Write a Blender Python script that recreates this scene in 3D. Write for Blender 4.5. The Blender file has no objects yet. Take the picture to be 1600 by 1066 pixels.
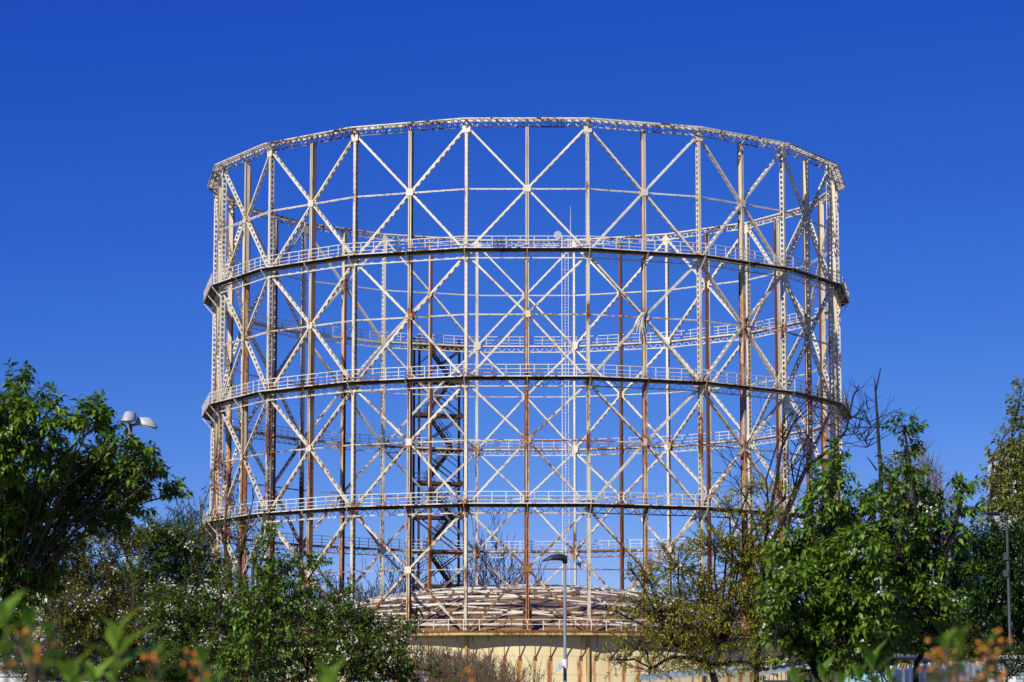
import bpy, math, random
import numpy as np
from mathutils import Vector, Matrix
S = bpy.context.scene
COL = S.collection
R_ = math.radians
rnd = random.Random(7)

# ------------------------------------------------------------------ camera
HC = 1.75                                   # eye height
CAM = Vector((0.0, -249.99, HC))
FPX = 4391.8
cam_d = bpy.data.cameras.new("camera")
cam = bpy.data.objects.new("camera", cam_d); COL.objects.link(cam)
cam.location = CAM
cam.rotation_euler = (R_(90 + 8.026), 0.0, R_(0.2946))
cam_d.sensor_width = 36; cam_d.lens = FPX / 1600 * 36
cam_d.clip_start = 0.3; cam_d.clip_end = 6000
cam_d.dof.use_dof = True; cam_d.dof.focus_distance = 110; cam_d.dof.aperture_fstop = 9.0
S.camera = cam
CR = cam.rotation_euler.to_matrix()

def at(px, py, d):
    """world point d metres out (horizontally) along the sight line of a photo pixel"""
    v = CR @ Vector(((px - 800) / FPX, (533 - py) / FPX, -1.0))
    return CAM + v * (d / v.y)

# ------------------------------------------------------------------ world, sun, view
SUN_AZ, SUN_EL = 31.0, 36.0                 # sun stands behind the camera, to the left
w = bpy.data.worlds.new("World"); S.world = w; w.use_nodes = True
nt = w.node_tree; nt.nodes.clear()
sky = nt.nodes.new("ShaderNodeTexSky"); sky.sky_type = 'NISHITA'; sky.sun_disc = False
sky.sun_elevation = R_(SUN_EL); sky.sun_rotation = R_(180 + SUN_AZ)
sky.altitude = 3000; sky.air_density = 0.7; sky.dust_density = 0.0; sky.ozone_density = 6.0
# deep, polarised spring sky: contrast raised per channel
sx_ = nt.nodes.new("ShaderNodeSeparateColor"); cx_ = nt.nodes.new("ShaderNodeCombineColor"); nt.links.new(sky.outputs[0], sx_.inputs[0])
for i, (am, pw, top_) in enumerate(((4.5, 2.3, 0.40), (1.12, 1.50, 0.74), (0.93, 0.67, 0.98))):
    q = sx_.outputs[i]
    for op, val in (('MULTIPLY', 0.1), ('POWER', pw), ('MULTIPLY', am), ('MINIMUM', top_), ('MULTIPLY', 10.0)):
        x = nt.nodes.new('ShaderNodeMath'); x.operation = op; nt.links.new(q, x.inputs[0]); x.inputs[1].default_value = val; q = x.outputs[0]
    nt.links.new(q, cx_.inputs[i])
bg = nt.nodes.new("ShaderNodeBackground"); bg.inputs['Strength'].default_value = 0.1
out = nt.nodes.new("ShaderNodeOutputWorld")
nt.links.new(cx_.outputs[0], bg.inputs[0]); nt.links.new(bg.outputs[0], out.inputs[0])
sd = bpy.data.lights.new("sun", 'SUN'); sd.energy = 4.9; sd.angle = R_(0.53); sd.color = (1.0, 0.955, 0.84)
so = bpy.data.objects.new("sun", sd); COL.objects.link(so)
tosun = Vector((-math.sin(R_(SUN_AZ)) * math.cos(R_(SUN_EL)), -math.cos(R_(SUN_AZ)) * math.cos(R_(SUN_EL)), math.sin(R_(SUN_EL))))
so.rotation_euler = tosun.to_track_quat('Z', 'Y').to_euler()
S.view_settings.view_transform = 'Standard'; S.view_settings.look = 'None'
S.view_settings.gamma = 1; S.view_settings.exposure = 0
S.render.film_transparent = False
S.cycles.max_bounces = 6; S.cycles.transparent_max_bounces = 4

# ------------------------------------------------------------------ mesh helpers
class MB:
    def __init__(s): s.v = []; s.f = []; s.m = []
    def add(s, vs, fs, mi=0):
        o = len(s.v); s.v += [tuple(x) for x in vs]
        s.f += [tuple(i + o for i in f) for f in fs]; s.m += [mi] * len(fs)
    def box(s, c, e1, e2, e3, mi=0):
        """centre and three half edge vectors"""
        c = Vector(c); e1 = Vector(e1); e2 = Vector(e2); e3 = Vector(e3)
        if e1.cross(e2).dot(e3) < 0: e3 = -e3
        vs = [c + e1 * i + e2 * j + e3 * k for k in (-1, 1) for j in (-1, 1) for i in (-1, 1)]
        s.add(vs, [(0, 2, 3, 1), (4, 5, 7, 6), (0, 1, 5, 4), (2, 6, 7, 3), (0, 4, 6, 2), (1, 3, 7, 5)], mi)
    def abox(s, x0, x1, y0, y1, z0, z1, mi=0):
        s.box(((x0 + x1) / 2, (y0 + y1) / 2, (z0 + z1) / 2), ((x1 - x0) / 2, 0, 0), (0, (y1 - y0) / 2, 0), (0, 0, (z1 - z0) / 2), mi)
    def bar(s, a, b, wd, hd, ref=(0, -1, 0), mi=0):
        """bar from a to b; wd across, hd along the reference direction"""
        a = Vector(a); b = Vector(b); d = b - a
        if d.length < 1e-6: return
        u = d.normalized(); r = Vector(ref); r = r - u * r.dot(u)
        if r.length < 1e-4: r = Vector((1, 0, 0)) - u * u.x
        r.normalize(); t = u.cross(r)
        s.box((a + b) / 2, d / 2, t * wd / 2, r * hd / 2, mi)
    def tube(s, pts, rad, n=6, mi=0, cap=True):
        pts = [Vector(p) for p in pts]; o = len(s.v); m = len(pts)
        prev = None
        for i, p in enumerate(pts):
            d = (pts[min(i + 1, m - 1)] - pts[max(i - 1, 0)]).normalized()
            if prev is None:
                x = d.orthogonal().normalized()
            else:
                x = prev - d * prev.dot(d)
                x = x.normalized() if x.length > 1e-5 else d.orthogonal().normalized()
            prev = x; y = d.cross(x)
            r = rad[i] if hasattr(rad, '__len__') else rad
            for k in range(n):
                a = 2 * math.pi * k / n
                s.v.append(tuple(p + x * (r * math.cos(a)) + y * (r * math.sin(a))))
        for i in range(m - 1):
            for k in range(n):
                k2 = (k + 1) % n
                s.f.append((o + i * n + k, o + i * n + k2, o + (i + 1) * n + k2, o + (i + 1) * n + k)); s.m.append(mi)
        if cap:
            s.f.append(tuple(o + k for k in reversed(range(n)))); s.m.append(mi)
            s.f.append(tuple(o + (m - 1) * n + k for k in range(n))); s.m.append(mi)
    def loft(s, rings, mi=0, cap=True):
        o = len(s.v); n = len(rings[0])
        for r in rings: s.v += [tuple(p) for p in r]
        for i in range(len(rings) - 1):
            for k in range(n):
                k2 = (k + 1) % n
                s.f.append((o + i * n + k, o + i * n + k2, o + (i + 1) * n + k2, o + (i + 1) * n + k)); s.m.append(mi)
        if cap:
            s.f.append(tuple(o + k for k in reversed(range(n)))); s.m.append(mi)
            s.f.append(tuple(o + (len(rings) - 1) * n + k for k in range(n))); s.m.append(mi)
    def rotz(s, a):
        c, q = math.cos(a), math.sin(a); r = MB()
        r.v = [(x * c - y * q, x * q + y * c, z) for x, y, z in s.v]; r.f = list(s.f); r.m = list(s.m)
        return r
    def merge(s, o):
        k = len(s.v); s.v += o.v; s.f += [tuple(i + k for i in f) for f in o.f]; s.m += o.m
    def ring18(s, off=0.0):
        r = MB()
        for k in range(18): r.merge(s.rotz(R_(20 * k + off)))
        return r
    def build(s, name, mats, parent=None, smooth=False):
        me = bpy.data.meshes.new(name); me.from_pydata(s.v, [], s.f)
        mats = mats if isinstance(mats, (list, tuple)) else [mats]
        for m in mats: me.materials.append(m)
        if len(mats) > 1: me.polygons.foreach_set('material_index', s.m)
        if smooth: me.polygons.foreach_set('use_smooth', [True] * len(me.polygons))
        me.update()
        return link(name, me, parent)

def link(name, me, parent=None, rz=0.0):
    o = bpy.data.objects.new(name, me); COL.objects.link(o)
    o.rotation_euler = (0, 0, rz)
    if parent: o.parent = parent; o.matrix_parent_inverse = Matrix.Translation(-root_loc(parent))
    return o
def root_loc(o):
    # things are empties that are only translated; parts keep world coordinates
    while o.parent: o = o.parent
    return Vector(o.location) if o.type == 'EMPTY' else Vector((0, 0, 0))
def thing(name, label, cat, loc=(0, 0, 0), group=None):
    o = bpy.data.objects.new(name, None); COL.objects.link(o); o.location = loc
    o.empty_display_size = 0.5
    return tag(o, label, cat, group)
def tag(o, label, cat, group=None, kind=None):
    if label: o['label'] = label
    if cat: o['category'] = cat
    if group: o['group'] = group
    if kind: o['kind'] = kind
    return o
_subs = []
def sub(mb, name, mats, parent, smooth=False):
    """a sub-part: parented to a part whose own frame is the world frame"""
    o = mb.build(name, mats, None, smooth); o.parent = parent
    return o

# ------------------------------------------------------------------ materials
def newmat(name):
    m = bpy.data.materials.new(name); m.use_nodes = True
    n = m.node_tree; b = n.nodes['Principled BSDF']
    return m, n, b
def N(n, t, **k):
    x = n.nodes.new(t)
    for a, v in k.items(): setattr(x, a, v)
    return x
def mth(n, op, a, b=None, c=None, clamp=False):
    x = n.nodes.new('ShaderNodeMath'); x.operation = op; x.use_clamp = clamp
    for i, q in enumerate((a, b, c)):
        if q is None: continue
        if isinstance(q, (int, float)): x.inputs[i].default_value = q
        else: n.links.new(q, x.inputs[i])
    return x.outputs[0]
def mix(n, fac, a, b):
    x = n.nodes.new('ShaderNodeMix'); x.data_type = 'RGBA'
    for i, q in ((0, fac), (6, a), (7, b)):
        if isinstance(q, (int, float)): x.inputs[i].default_value = q
        elif isinstance(q, tuple): x.inputs[i].default_value = q + (1,)
        else: n.links.new(q, x.inputs[i])
    return x.outputs[2]
def maprange(n, v, a, b, c=0.0, d=1.0):
    x = n.nodes.new('ShaderNodeMapRange'); n.links.new(v, x.inputs[0])
    for i, q in enumerate((a, b, c, d)): x.inputs[i + 1].default_value = q
    return x.outputs[0]
def noise(n, vec, scale, sc=(1, 1, 1), detail=4, rough=0.55):
    mp = n.nodes.new('ShaderNodeMapping'); n.links.new(vec, mp.inputs[0]); mp.inputs['Scale'].default_value = sc
    x = n.nodes.new('ShaderNodeTexNoise'); n.links.new(mp.outputs[0], x.inputs['Vector'])
    x.inputs['Scale'].default_value = scale; x.inputs['Detail'].default_value = detail; x.inputs['Roughness'].default_value = rough
    return x.outputs[0]
def pos(n): return n.nodes.new('ShaderNodeNewGeometry').outputs['Position']

def steel(name, paint, amount, rust=(0.30, 0.115, 0.04), low=0.10, dirt=0.35, deep=0.35):
    """old white paint that flakes to rust, more of it low down where the water runs to"""
    m, n, b = newmat(name); p = pos(n)
    big = noise(n, p, 0.35, (1, 1, 0.35), 5)
    streak = noise(n, p, 2.2, (1, 1, 0.16), 5, 0.6)
    fine = noise(n, p, 7.0, (1, 1, 0.6), 3)
    sep = N(n, 'ShaderNodeSeparateXYZ'); n.links.new(p, sep.inputs[0])
    zt = maprange(n, sep.outputs[2], 8.0, 46.0, low, -low * 0.6)
    u_ = mth(n, 'FRACT', mth(n, 'DIVIDE', mth(n, 'SUBTRACT', sep.outputs[2], 10.06), 5.09))   # joints stand 5.09 m apart: rust runs down below each
    zt = mth(n, 'ADD', zt, mth(n, 'ADD', maprange(n, u_, 0.70, 1.0, 0.0, 0.075), maprange(n, u_, 0.0, 0.12, 0.05, -0.02)))
    v = mth(n, 'ADD', mth(n, 'ADD', mth(n, 'MULTIPLY', big, 0.55), mth(n, 'MULTIPLY', streak, 0.55)), mth(n, 'ADD', mth(n, 'MULTIPLY', fine, 0.22), zt))
    f = maprange(n, v, 0.90 - amount, 0.98 - amount)
    stain = maprange(n, v, 0.66 - amount, 0.95 - amount, 0.0, dirt)
    pc = mix(n, stain, paint, (0.42, 0.30, 0.16))
    rc = mix(n, maprange(n, fine, 0.35, 0.65), rust, (rust[0] * deep, rust[1] * deep * 0.8, rust[2] * deep * 0.85))
    n.links.new(mix(n, f, pc, rc), b.inputs['Base Color'])
    n.links.new(maprange(n, f, 0, 1, 0.55, 0.9), b.inputs['Roughness'])
    b.inputs['Specular IOR Level'].default_value = 0.3
    return m
WHITE = (0.80, 0.75, 0.62)
M_corner = steel('white_steel', WHITE, 0.205, dirt=0.55)
M_brace = steel('brace_steel', (0.81, 0.765, 0.64), 0.185, low=0.14, dirt=0.6)
M_mid = steel('worn_steel', (0.78, 0.70, 0.53), 0.235, (0.50, 0.215, 0.075), 0.17, 0.75, 0.55)
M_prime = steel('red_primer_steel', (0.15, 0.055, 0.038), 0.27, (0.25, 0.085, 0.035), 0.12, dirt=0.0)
M_rail = steel('railing_steel', (0.84, 0.80, 0.71), 0.19, (0.36, 0.15, 0.06), 0.02)
M_deck = steel('deck_steel', (0.70, 0.64, 0.52), 0.33)
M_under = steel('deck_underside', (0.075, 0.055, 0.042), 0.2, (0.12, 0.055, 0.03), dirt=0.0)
M_plate = steel('gusset_steel', (0.80, 0.75, 0.63), 0.19, (0.42, 0.19, 0.06), 0.12)
M_dark = steel('dark_steel', (0.080, 0.052, 0.038), 0.12, (0.06, 0.035, 0.025), dirt=0.0)

def plain(name, c, rough=0.6, var=0.25, scale=3.0, spec=0.4, metal=0.0, sc=(1, 1, 1)):
    m, n, b = newmat(name); p = pos(n)
    v = noise(n, p, scale, sc, 5, 0.6)
    a = tuple(x * (1 - var) for x in c); d = tuple(min(1, x * (1 + var)) for x in c)
    n.links.new(mix(n, maprange(n, v, 0.3, 0.7), a, d), b.inputs['Base Color'])
    b.inputs['Roughness'].default_value = rough; b.inputs['Specular IOR Level'].default_value = spec; b.inputs['Metallic'].default_value = metal
    return m
M_lampgrey = plain('grey_lamp_paint', (0.42, 0.44, 0.47), 0.4, 0.12, 2)
M_polegrey = plain('galvanised_pole', (0.19, 0.205, 0.225), 0.5, 0.2, 4, sc=(1, 1, .3))
M_lampdark = plain('dark_grey_pole', (0.05, 0.055, 0.065), 0.5, 0.2, 4)
M_black = plain('black_lamp_paint', (0.03, 0.032, 0.036), 0.35, 0.2)
M_glass = plain('lamp_glass', (0.35, 0.36, 0.38), 0.15, 0.05)
M_whiteplastic = plain('white_casing', (0.75, 0.75, 0.74), 0.4, 0.05)
M_whitewall = plain('white_cladding', (0.78, 0.78, 0.77), 0.5, 0.08, 1.0, sc=(1, 1, .3))
M_fence = plain('white_sheet_metal', (0.70, 0.71, 0.73), 0.45, 0.14, 1.6, sc=(1, 1, .25))
M_greywall = plain('grey_concrete', (0.30, 0.31, 0.32), 0.85, 0.2, 3)
M_roof = plain('grey_roof_sheet', (0.30, 0.34, 0.33), 0.6, 0.25, 2)
M_yellow = plain('yellow_paint', (0.70, 0.40, 0.03), 0.5, 0.1)
M_cream = plain('cream_sheet', (0.62, 0.50, 0.30), 0.6, 0.15)
M_cloth = plain('weathered_cloth', (0.60, 0.57, 0.49), 0.95, 0.3, 6)
M_bird = plain('dark_feathers', (0.03, 0.03, 0.035), 0.6, 0.2)
def bark(name, c):
    return plain(name, c, 0.9, 0.45, 9, 0.2, 0, (1, 1, .25))
M_bark = bark('brown_bark', (0.085, 0.060, 0.042))
M_barkdark = bark('dark_bark', (0.026, 0.021, 0.019))
M_barkred = bark('dry_twig_bark', (0.125, 0.088, 0.058))
M_barkgrey = bark('pale_grey_bark', (0.17, 0.14, 0.10))

def leafmat(name, c0, c1, c2=None, trans=0.18, rough=0.40):
    """colour differs from leaf to leaf"""
    m, n, b = newmat(name)
    g = N(n, 'ShaderNodeNewGeometry')
    cr = N(n, 'ShaderNodeValToRGB'); n.links.new(g.outputs['Random Per Island'], cr.inputs[0])
    cr.color_ramp.elements[0].color = c0 + (1,); cr.color_ramp.elements[1].color = c1 + (1,)
    if c2:
        e = cr.color_ramp.elements.new(0.93); e.color = c1 + (1,); cr.color_ramp.elements[2].color = c2 + (1,)
    n.links.new(cr.outputs[0], b.inputs['Base Color'])
    b.inputs['Roughness'].default_value = rough; b.inputs['Specular IOR Level'].default_value = 0.35
    tr = N(n, 'ShaderNodeBsdfTranslucent'); hs2 = N(n, 'ShaderNodeHueSaturation')
    hs2.inputs['Value'].default_value = 1.5; hs2.inputs['Hue'].default_value = 0.485
    n.links.new(cr.outputs[0], hs2.inputs['Color']); n.links.new(hs2.outputs[0], tr.inputs[0])
    mx = N(n, 'ShaderNodeMixShader'); mx.inputs[0].default_value = trans
    n.links.new(b.outputs[0], mx.inputs[1]); n.links.new(tr.outputs[0], mx.inputs[2])
    n.links.new(mx.outputs[0], n.nodes['Material Output'].inputs[0])
    return m
L_pear = leafmat('pear_leaf', (0.060, 0.125, 0.012), (0.155, 0.265, 0.022), (0.25, 0.33, 0.05))
L_pear2 = leafmat('deep_pear_leaf', (0.055, 0.115, 0.012), (0.140, 0.245, 0.022), (0.22, 0.30, 0.04))
L_olive = leafmat('bronze_olive_leaf', (0.085, 0.115, 0.016), (0.22, 0.215, 0.026), (0.44, 0.26, 0.03), trans=0.36)
L_blossomtree = leafmat('small_green_leaf', (0.050, 0.110, 0.014), (0.135, 0.225, 0.026), (0.22, 0.20, 0.04), trans=0.36)
L_locust = leafmat('yellow_green_leaf', (0.19, 0.215, 0.022), (0.40, 0.385, 0.04), (0.55, 0.38, 0.035), trans=0.36)
L_elm = leafmat('dark_elm_leaf', (0.018, 0.050, 0.014), (0.045, 0.100, 0.022))
L_ivy = leafmat('ivy_leaf', (0.014, 0.042, 0.008), (0.045, 0.105, 0.016))
L_edge = leafmat('pale_olive_leaf', (0.11, 0.15, 0.025), (0.25, 0.28, 0.05), (0.36, 0.32, 0.07), trans=0.36)
L_petal = leafmat('white_petal', (0.62, 0.58, 0.50), (0.85, 0.82, 0.76), None, 0.2, 0.7)
L_fore = leafmat('fresh_shrub_leaf', (0.06, 0.14, 0.012), (0.15, 0.27, 0.025), None, 0.35)
L_foremid = leafmat('bright_shrub_leaf', (0.11, 0.21, 0.018), (0.22, 0.36, 0.04), None, 0.3)
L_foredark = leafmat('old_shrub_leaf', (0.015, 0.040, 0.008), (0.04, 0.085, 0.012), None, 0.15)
L_berry = leafmat('orange_berry', (0.50, 0.16, 0.015), (0.72, 0.30, 0.03), None, 0.1)

# yellow tank wall: plates, seams, rust running down from every strut foot
def tankmat():
    m, n, b = newmat('yellow_tank_paint'); p = pos(n)
    sep = N(n, 'ShaderNodeSeparateXYZ'); n.links.new(p, sep.inputs[0])
    ang = mth(n, 'ARCTAN2', sep.outputs[0], mth(n, 'MULTIPLY', sep.outputs[1], -1.0))
    u = mth(n, 'MULTIPLY', ang, 144 / (2 * math.pi))
    fr = mth(n, 'FRACT', mth(n, 'ADD', u, 100.0))            # strut feet sit at 0.5
    dist = mth(n, 'ABSOLUTE', mth(n, 'SUBTRACT', fr, 0.5))
    z = sep.outputs[2]
    run = maprange(n, z, 8.1, 2.6, 0.26, 0.03)
    cell = noise(n, p, 0.9, (1, 1, 0.02), 2)
    wob = noise(n, p, 7.0, (1, 1, 0.22), 6, 0.7)
    w_ = mth(n, 'MULTIPLY', run, maprange(n, cell, 0.42, 0.62, 0.25, 1.0))
    st = mth(n, 'SUBTRACT', mth(n, 'ADD', w_, mth(n, 'MULTIPLY', mth(n, 'SUBTRACT', wob, 0.5), 0.55)), dist)
    below = maprange(n, mth(n, 'ADD', z, mth(n, 'MULTIPLY', mth(n, 'SUBTRACT', wob, 0.5), 0.8)), 8.05, 7.6)
    rust = mth(n, 'MULTIPLY', maprange(n, st, -0.10, 0.10), below, clamp=True)
    dirt = maprange(n, noise(n, p, 0.7, (1, 1, 0.3), 6, 0.65), 0.4, 0.75, 0, 0.55)
    seam = mth(n, 'LESS_THAN', mth(n, 'ABSOLUTE', mth(n, 'SUBTRACT', mth(n, 'FRACT', mth(n, 'MULTIPLY', z, 0.68)), 0.5)), 0.02)
    base = mix(n, dirt, (0.80, 0.67, 0.39), (0.62, 0.47, 0.23))
    base = mix(n, mth(n, 'MULTIPLY', seam, 0.45), base, (0.25, 0.17, 0.09))
    rc = mix(n, maprange(n, wob, 0.35, 0.65), (0.60, 0.23, 0.045), (0.30, 0.09, 0.028))
    n.links.new(mix(n, rust, base, rc), b.inputs['Base Color']); b.inputs['Roughness'].default_value = 0.75
    b.inputs['Specular IOR Level'].default_value = 0.25
    return m
M_tank = tankmat()
M_rim = steel('yellow_rim_paint', (0.64, 0.46, 0.18), 0.19, (0.38, 0.16, 0.05), 0.0, 0.6)
def domemat():
    m, n, b = newmat('rusty_roof_plate'); p = pos(n)
    v = noise(n, p, 0.6, (1, 1, 1), 6, 0.65)
    f = noise(n, p, 4.0, (1, 1, 1), 4)
    c = mix(n, maprange(n, v, 0.35, 0.62), (0.19, 0.095, 0.045), (0.29, 0.19, 0.10))
    c = mix(n, maprange(n, f, 0.55, 0.72, 0, 0.8), c, (0.13, 0.055, 0.03))
    n.links.new(c, b.inputs['Base Color']); b.inputs['Roughness'].default_value = 0.85
    return m
M_dome = domemat()
def groundmat():
    m, n, b = newmat('rough_grass_ground'); p = pos(n)
    v = noise(n, p, 0.08, (1, 1, 1), 8, 0.65); f = noise(n, p, 2.0, (1, 1, 1), 6, 0.7)
    c = mix(n, maprange(n, v, 0.4, 0.6), (0.05, 0.085, 0.02), (0.16, 0.13, 0.085))
    c = mix(n, maprange(n, f, 0.4, 0.7, 0, 0.6), c, (0.035, 0.05, 0.015))
    n.links.new(c, b.inputs['Base Color']); b.inputs['Roughness'].default_value = 0.95
    return m

# ------------------------------------------------------------------ ground
g = MB(); g.add([(-3000, -600, 0), (3000, -600, 0), (3000, 4000, 0), (-3000, 4000, 0)], [(0, 1, 2, 3)])
tag(g.build('ground', groundmat()), None, None, kind='structure')

# ------------------------------------------------------------------ the gasholder
RC = 28.0; APO = RC * math.cos(R_(10)); HS = RC * math.sin(R_(10)); PHI = 0.15
LV = [48.75 + HC, 38.75 + HC, 28.40 + HC, 18.28 + HC, 8.31 + HC]
MV = [43.747 + HC, 33.535 + HC, 23.393 + HC, 13.181 + HC]
TOP = 49.37 + HC
def P(t, r, z): return Vector((t, -(APO + r), z))      # on the side that faces the camera
def octa(mb, cx, cz, w_, h_, y, th=0.03, cut=0.3):
    a, b_ = w_ / 2, h_ / 2; c = min(a, b_) * cut * 2
    o = [(-a + c, -b_), (a - c, -b_), (a, -b_ + c), (a, b_ - c), (a - c, b_), (-a + c, b_), (-a, b_ - c), (-a, -b_ + c)]
    mb.loft([[(cx + x, y - th / 2, cz + z) for x, z in o], [(cx + x, y + th / 2, cz + z) for x, z in o]])

frame = thing('gasholder', 'tall round lattice frame of rusty white steel posts, cross braces and three railed walkways', 'gasholder', (0, 0, LV[4]))
def rotcopy(me, name, parent, deg): return link(name, me, parent, R_(deg + PHI))
def part(mb, name, mats, parent):
    return mb.build(name, mats, parent)

# laced corner posts: two channels tied by battens
c = MB(); z0, z1 = LV[4] + 0.02, TOP
for s in (-1, 1):
    yr = -(RC + s * 0.20)
    c.abox(-0.105, 0.105, yr - 0.014, yr + 0.014, z0, z1)
    for t in (-1, 1):
        c.abox(t * 0.105 - 0.014, t * 0.105 + 0.014, yr - s * -0.016 if s < 0 else yr + 0.016, yr + 0.09 if s > 0 else yr - 0.09, z0, z1)
k = int((z1 - z0) / 0.45)
for i in range(k):
    zz = z0 + (i + 0.5) * 0.45
    for t in (-1, 1):
        c.abox(*sorted((t * 0.1195, t * 0.131)), -RC - 0.19, -RC + 0.19, zz - 0.075, zz + 0.075)
def proto_mesh(mb, name, mats):
    me = bpy.data.meshes.new(name); me.from_pydata(mb.v, [], mb.f)
    mats = mats if isinstance(mats, (list, tuple)) else [mats]
    for m in mats: me.materials.append(m)
    if len(mats) > 1: me.polygons.foreach_set('material_index', mb.m)
    me.update(); return me
me_c = proto_mesh(c, 'laced_post', M_corner)
gus = []
for i, L in enumerate(LV[:4]):
    q = MB()
    zc = L - 0.10 if i == 0 else L - 0.50
    octa(q, 0, zc, 0.66, 0.62, -RC - 0.235, 0.03, 0.12)
    octa(q, 0, (L - 0.1 if i == 0 else L - 0.12), 0.72, 0.86, -RC + 0.235, 0.03)
    q.abox(-0.05, 0.05, -RC - 0.24, -RC + 0.24, zc - 0.05, zc + 0.25)
    gus.append(proto_mesh(q, 'gusset_plate', M_plate))
for kk in range(18):
    o = rotcopy(me_c, 'laced_post', frame, 20 * kk + 10)
    for me in gus:
        h = bpy.data.objects.new('gusset_plate', me); COL.objects.link(h); h.parent = o
# guide posts in the middle of each side: pairs of channels, inner face in red primer
c = MB()
for t in (-1, 1):
    c.abox(t * 0.045 - 0.012, t * 0.045 + 0.012, -APO - 0.23, -APO + 0.20, LV[4] + 0.02, TOP - 0.45)
    a, b_ = sorted((t * 0.057, t * 0.13))
    c.abox(a, b_, -APO - 0.23, -APO - 0.205, LV[4] + 0.02, TOP - 0.45)
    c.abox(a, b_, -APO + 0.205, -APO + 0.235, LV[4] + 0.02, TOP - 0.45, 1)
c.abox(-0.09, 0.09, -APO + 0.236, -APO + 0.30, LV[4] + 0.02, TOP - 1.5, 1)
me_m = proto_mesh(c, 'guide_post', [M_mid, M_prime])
for kk in range(18): rotcopy(me_m, 'guide_post', frame, 20 * kk)
# cross braces with the plate at their middle
def arm(mb, a, b_):
    a = Vector(a); b_ = Vector(b_); u = (b_ - a).normalized(); L = (b_ - a).length
    side = u.cross(Vector((0, -1, 0))).normalized()
    for s in (-1, 1):
        mb.bar(a + Vector((0, s * 0.135, 0)), b_ + Vector((0, s * 0.135, 0)), 0.155, 0.05)
    n_ = max(2, int(L / 0.62))
    for i in range(n_):
        p = a + u * (L * (i + 0.5) / n_)
        for s in (-1, 1):
            mb.box(p + side * (s * 0.083), u * 0.13, side * 0.008, Vector((0, 0.106, 0)))
for i in range(4):
    c = MB(); zt = LV[i] - (0.20 if i == 0 else 0.66); zb = LV[i + 1] + 0.10; zm = MV[i]
    for s in (-1, 1):
        arm(c, P(s * (HS - 0.30), 0, zt), P(s * 0.24, 0, zm + 0.24))
        arm(c, P(s * 0.24, 0, zm - 0.24), P(s * (HS - 0.26), 0, zb))
    me = proto_mesh(c, 'cross_brace', M_brace)
    q = MB()
    octa(q, 0, zm, 0.60, 0.56, -APO - 0.26, 0.03, 0.16); octa(q, 0, zm, 0.66, 0.66, -APO + 0.14, 0.03)
    q.abox(-0.032, 0.032, -APO - 0.27, -APO + 0.15, zm - 0.06, zm + 0.06)
    meg = proto_mesh(q, 'centre_plate', M_plate)
    c = MB()
    for r, hh in ((0.14, 0.07), (-0.14, 0.07)):
        for s in (-1, 1):
            c.bar(P(s * 0.16, r, zm - 0.02), P(s * (HS - 0.16), r, zm - 0.02), hh, 0.05, (0, -1, 0))
    for j in range(8):
        t = -HS + (j + 0.5) * 2 * HS / 8
        c.abox(t - 0.05, t + 0.05, -APO - 0.11, -APO + 0.11, zm - 0.045, zm - 0.02)
    met = proto_mesh(c, 'tie_bar', M_brace)
    for kk in range(18):
        o = rotcopy(me, 'cross_brace', frame, 20 * kk)
        h = bpy.data.objects.new('centre_plate', meg); COL.objects.link(h); h.parent = o
        rotcopy(met, 'tie_bar', frame, 20 * kk)

def cornerpt(r, z, s):      # corner of the polygon whose side stands r outside the frame
    rr = (APO + r) / math.cos(R_(10)); return Vector((s * rr * math.sin(R_(10)), -rr * math.cos(R_(10)), z))
def railing(r, z, n_, heights=(0.95, 0.60, 0.30), h=0.97):
    m = MB(); a, b_ = cornerpt(r, z, -1), cornerpt(r, z, 1)
    for j, q in enumerate(heights):
        m.bar(a + Vector((0, 0, q)), b_ + Vector((0, 0, q)), 0.055 if j == 0 else 0.04, 0.05)
    for i in range(n_):
        p = a.lerp(b_, i / n_)
        m.bar(p, p + Vector((0, 0, h)), 0.06, 0.05)
    return m
def warren(r, za, zb, n_, wd=0.048, chords=(True, True)):
    m = MB(); h = HS - 0.16
    if chords[0]: m.bar(P(-h, r, za), P(h, r, za), 0.10, 0.07)
    if chords[1]: m.bar(P(-h, r, zb), P(h, r, zb), 0.09, 0.07)
    for i in range(n_):
        t0 = -h + 2 * h * i / n_; t1 = -h + 2 * h * (i + 0.5) / n_; t2 = -h + 2 * h * (i + 1) / n_
        m.bar(P(t0, r, za), P(t1, r, zb), wd, 0.03); m.bar(P(t1, r, zb), P(t2, r, za), wd, 0.03)
    return m
W = 1.0
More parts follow.
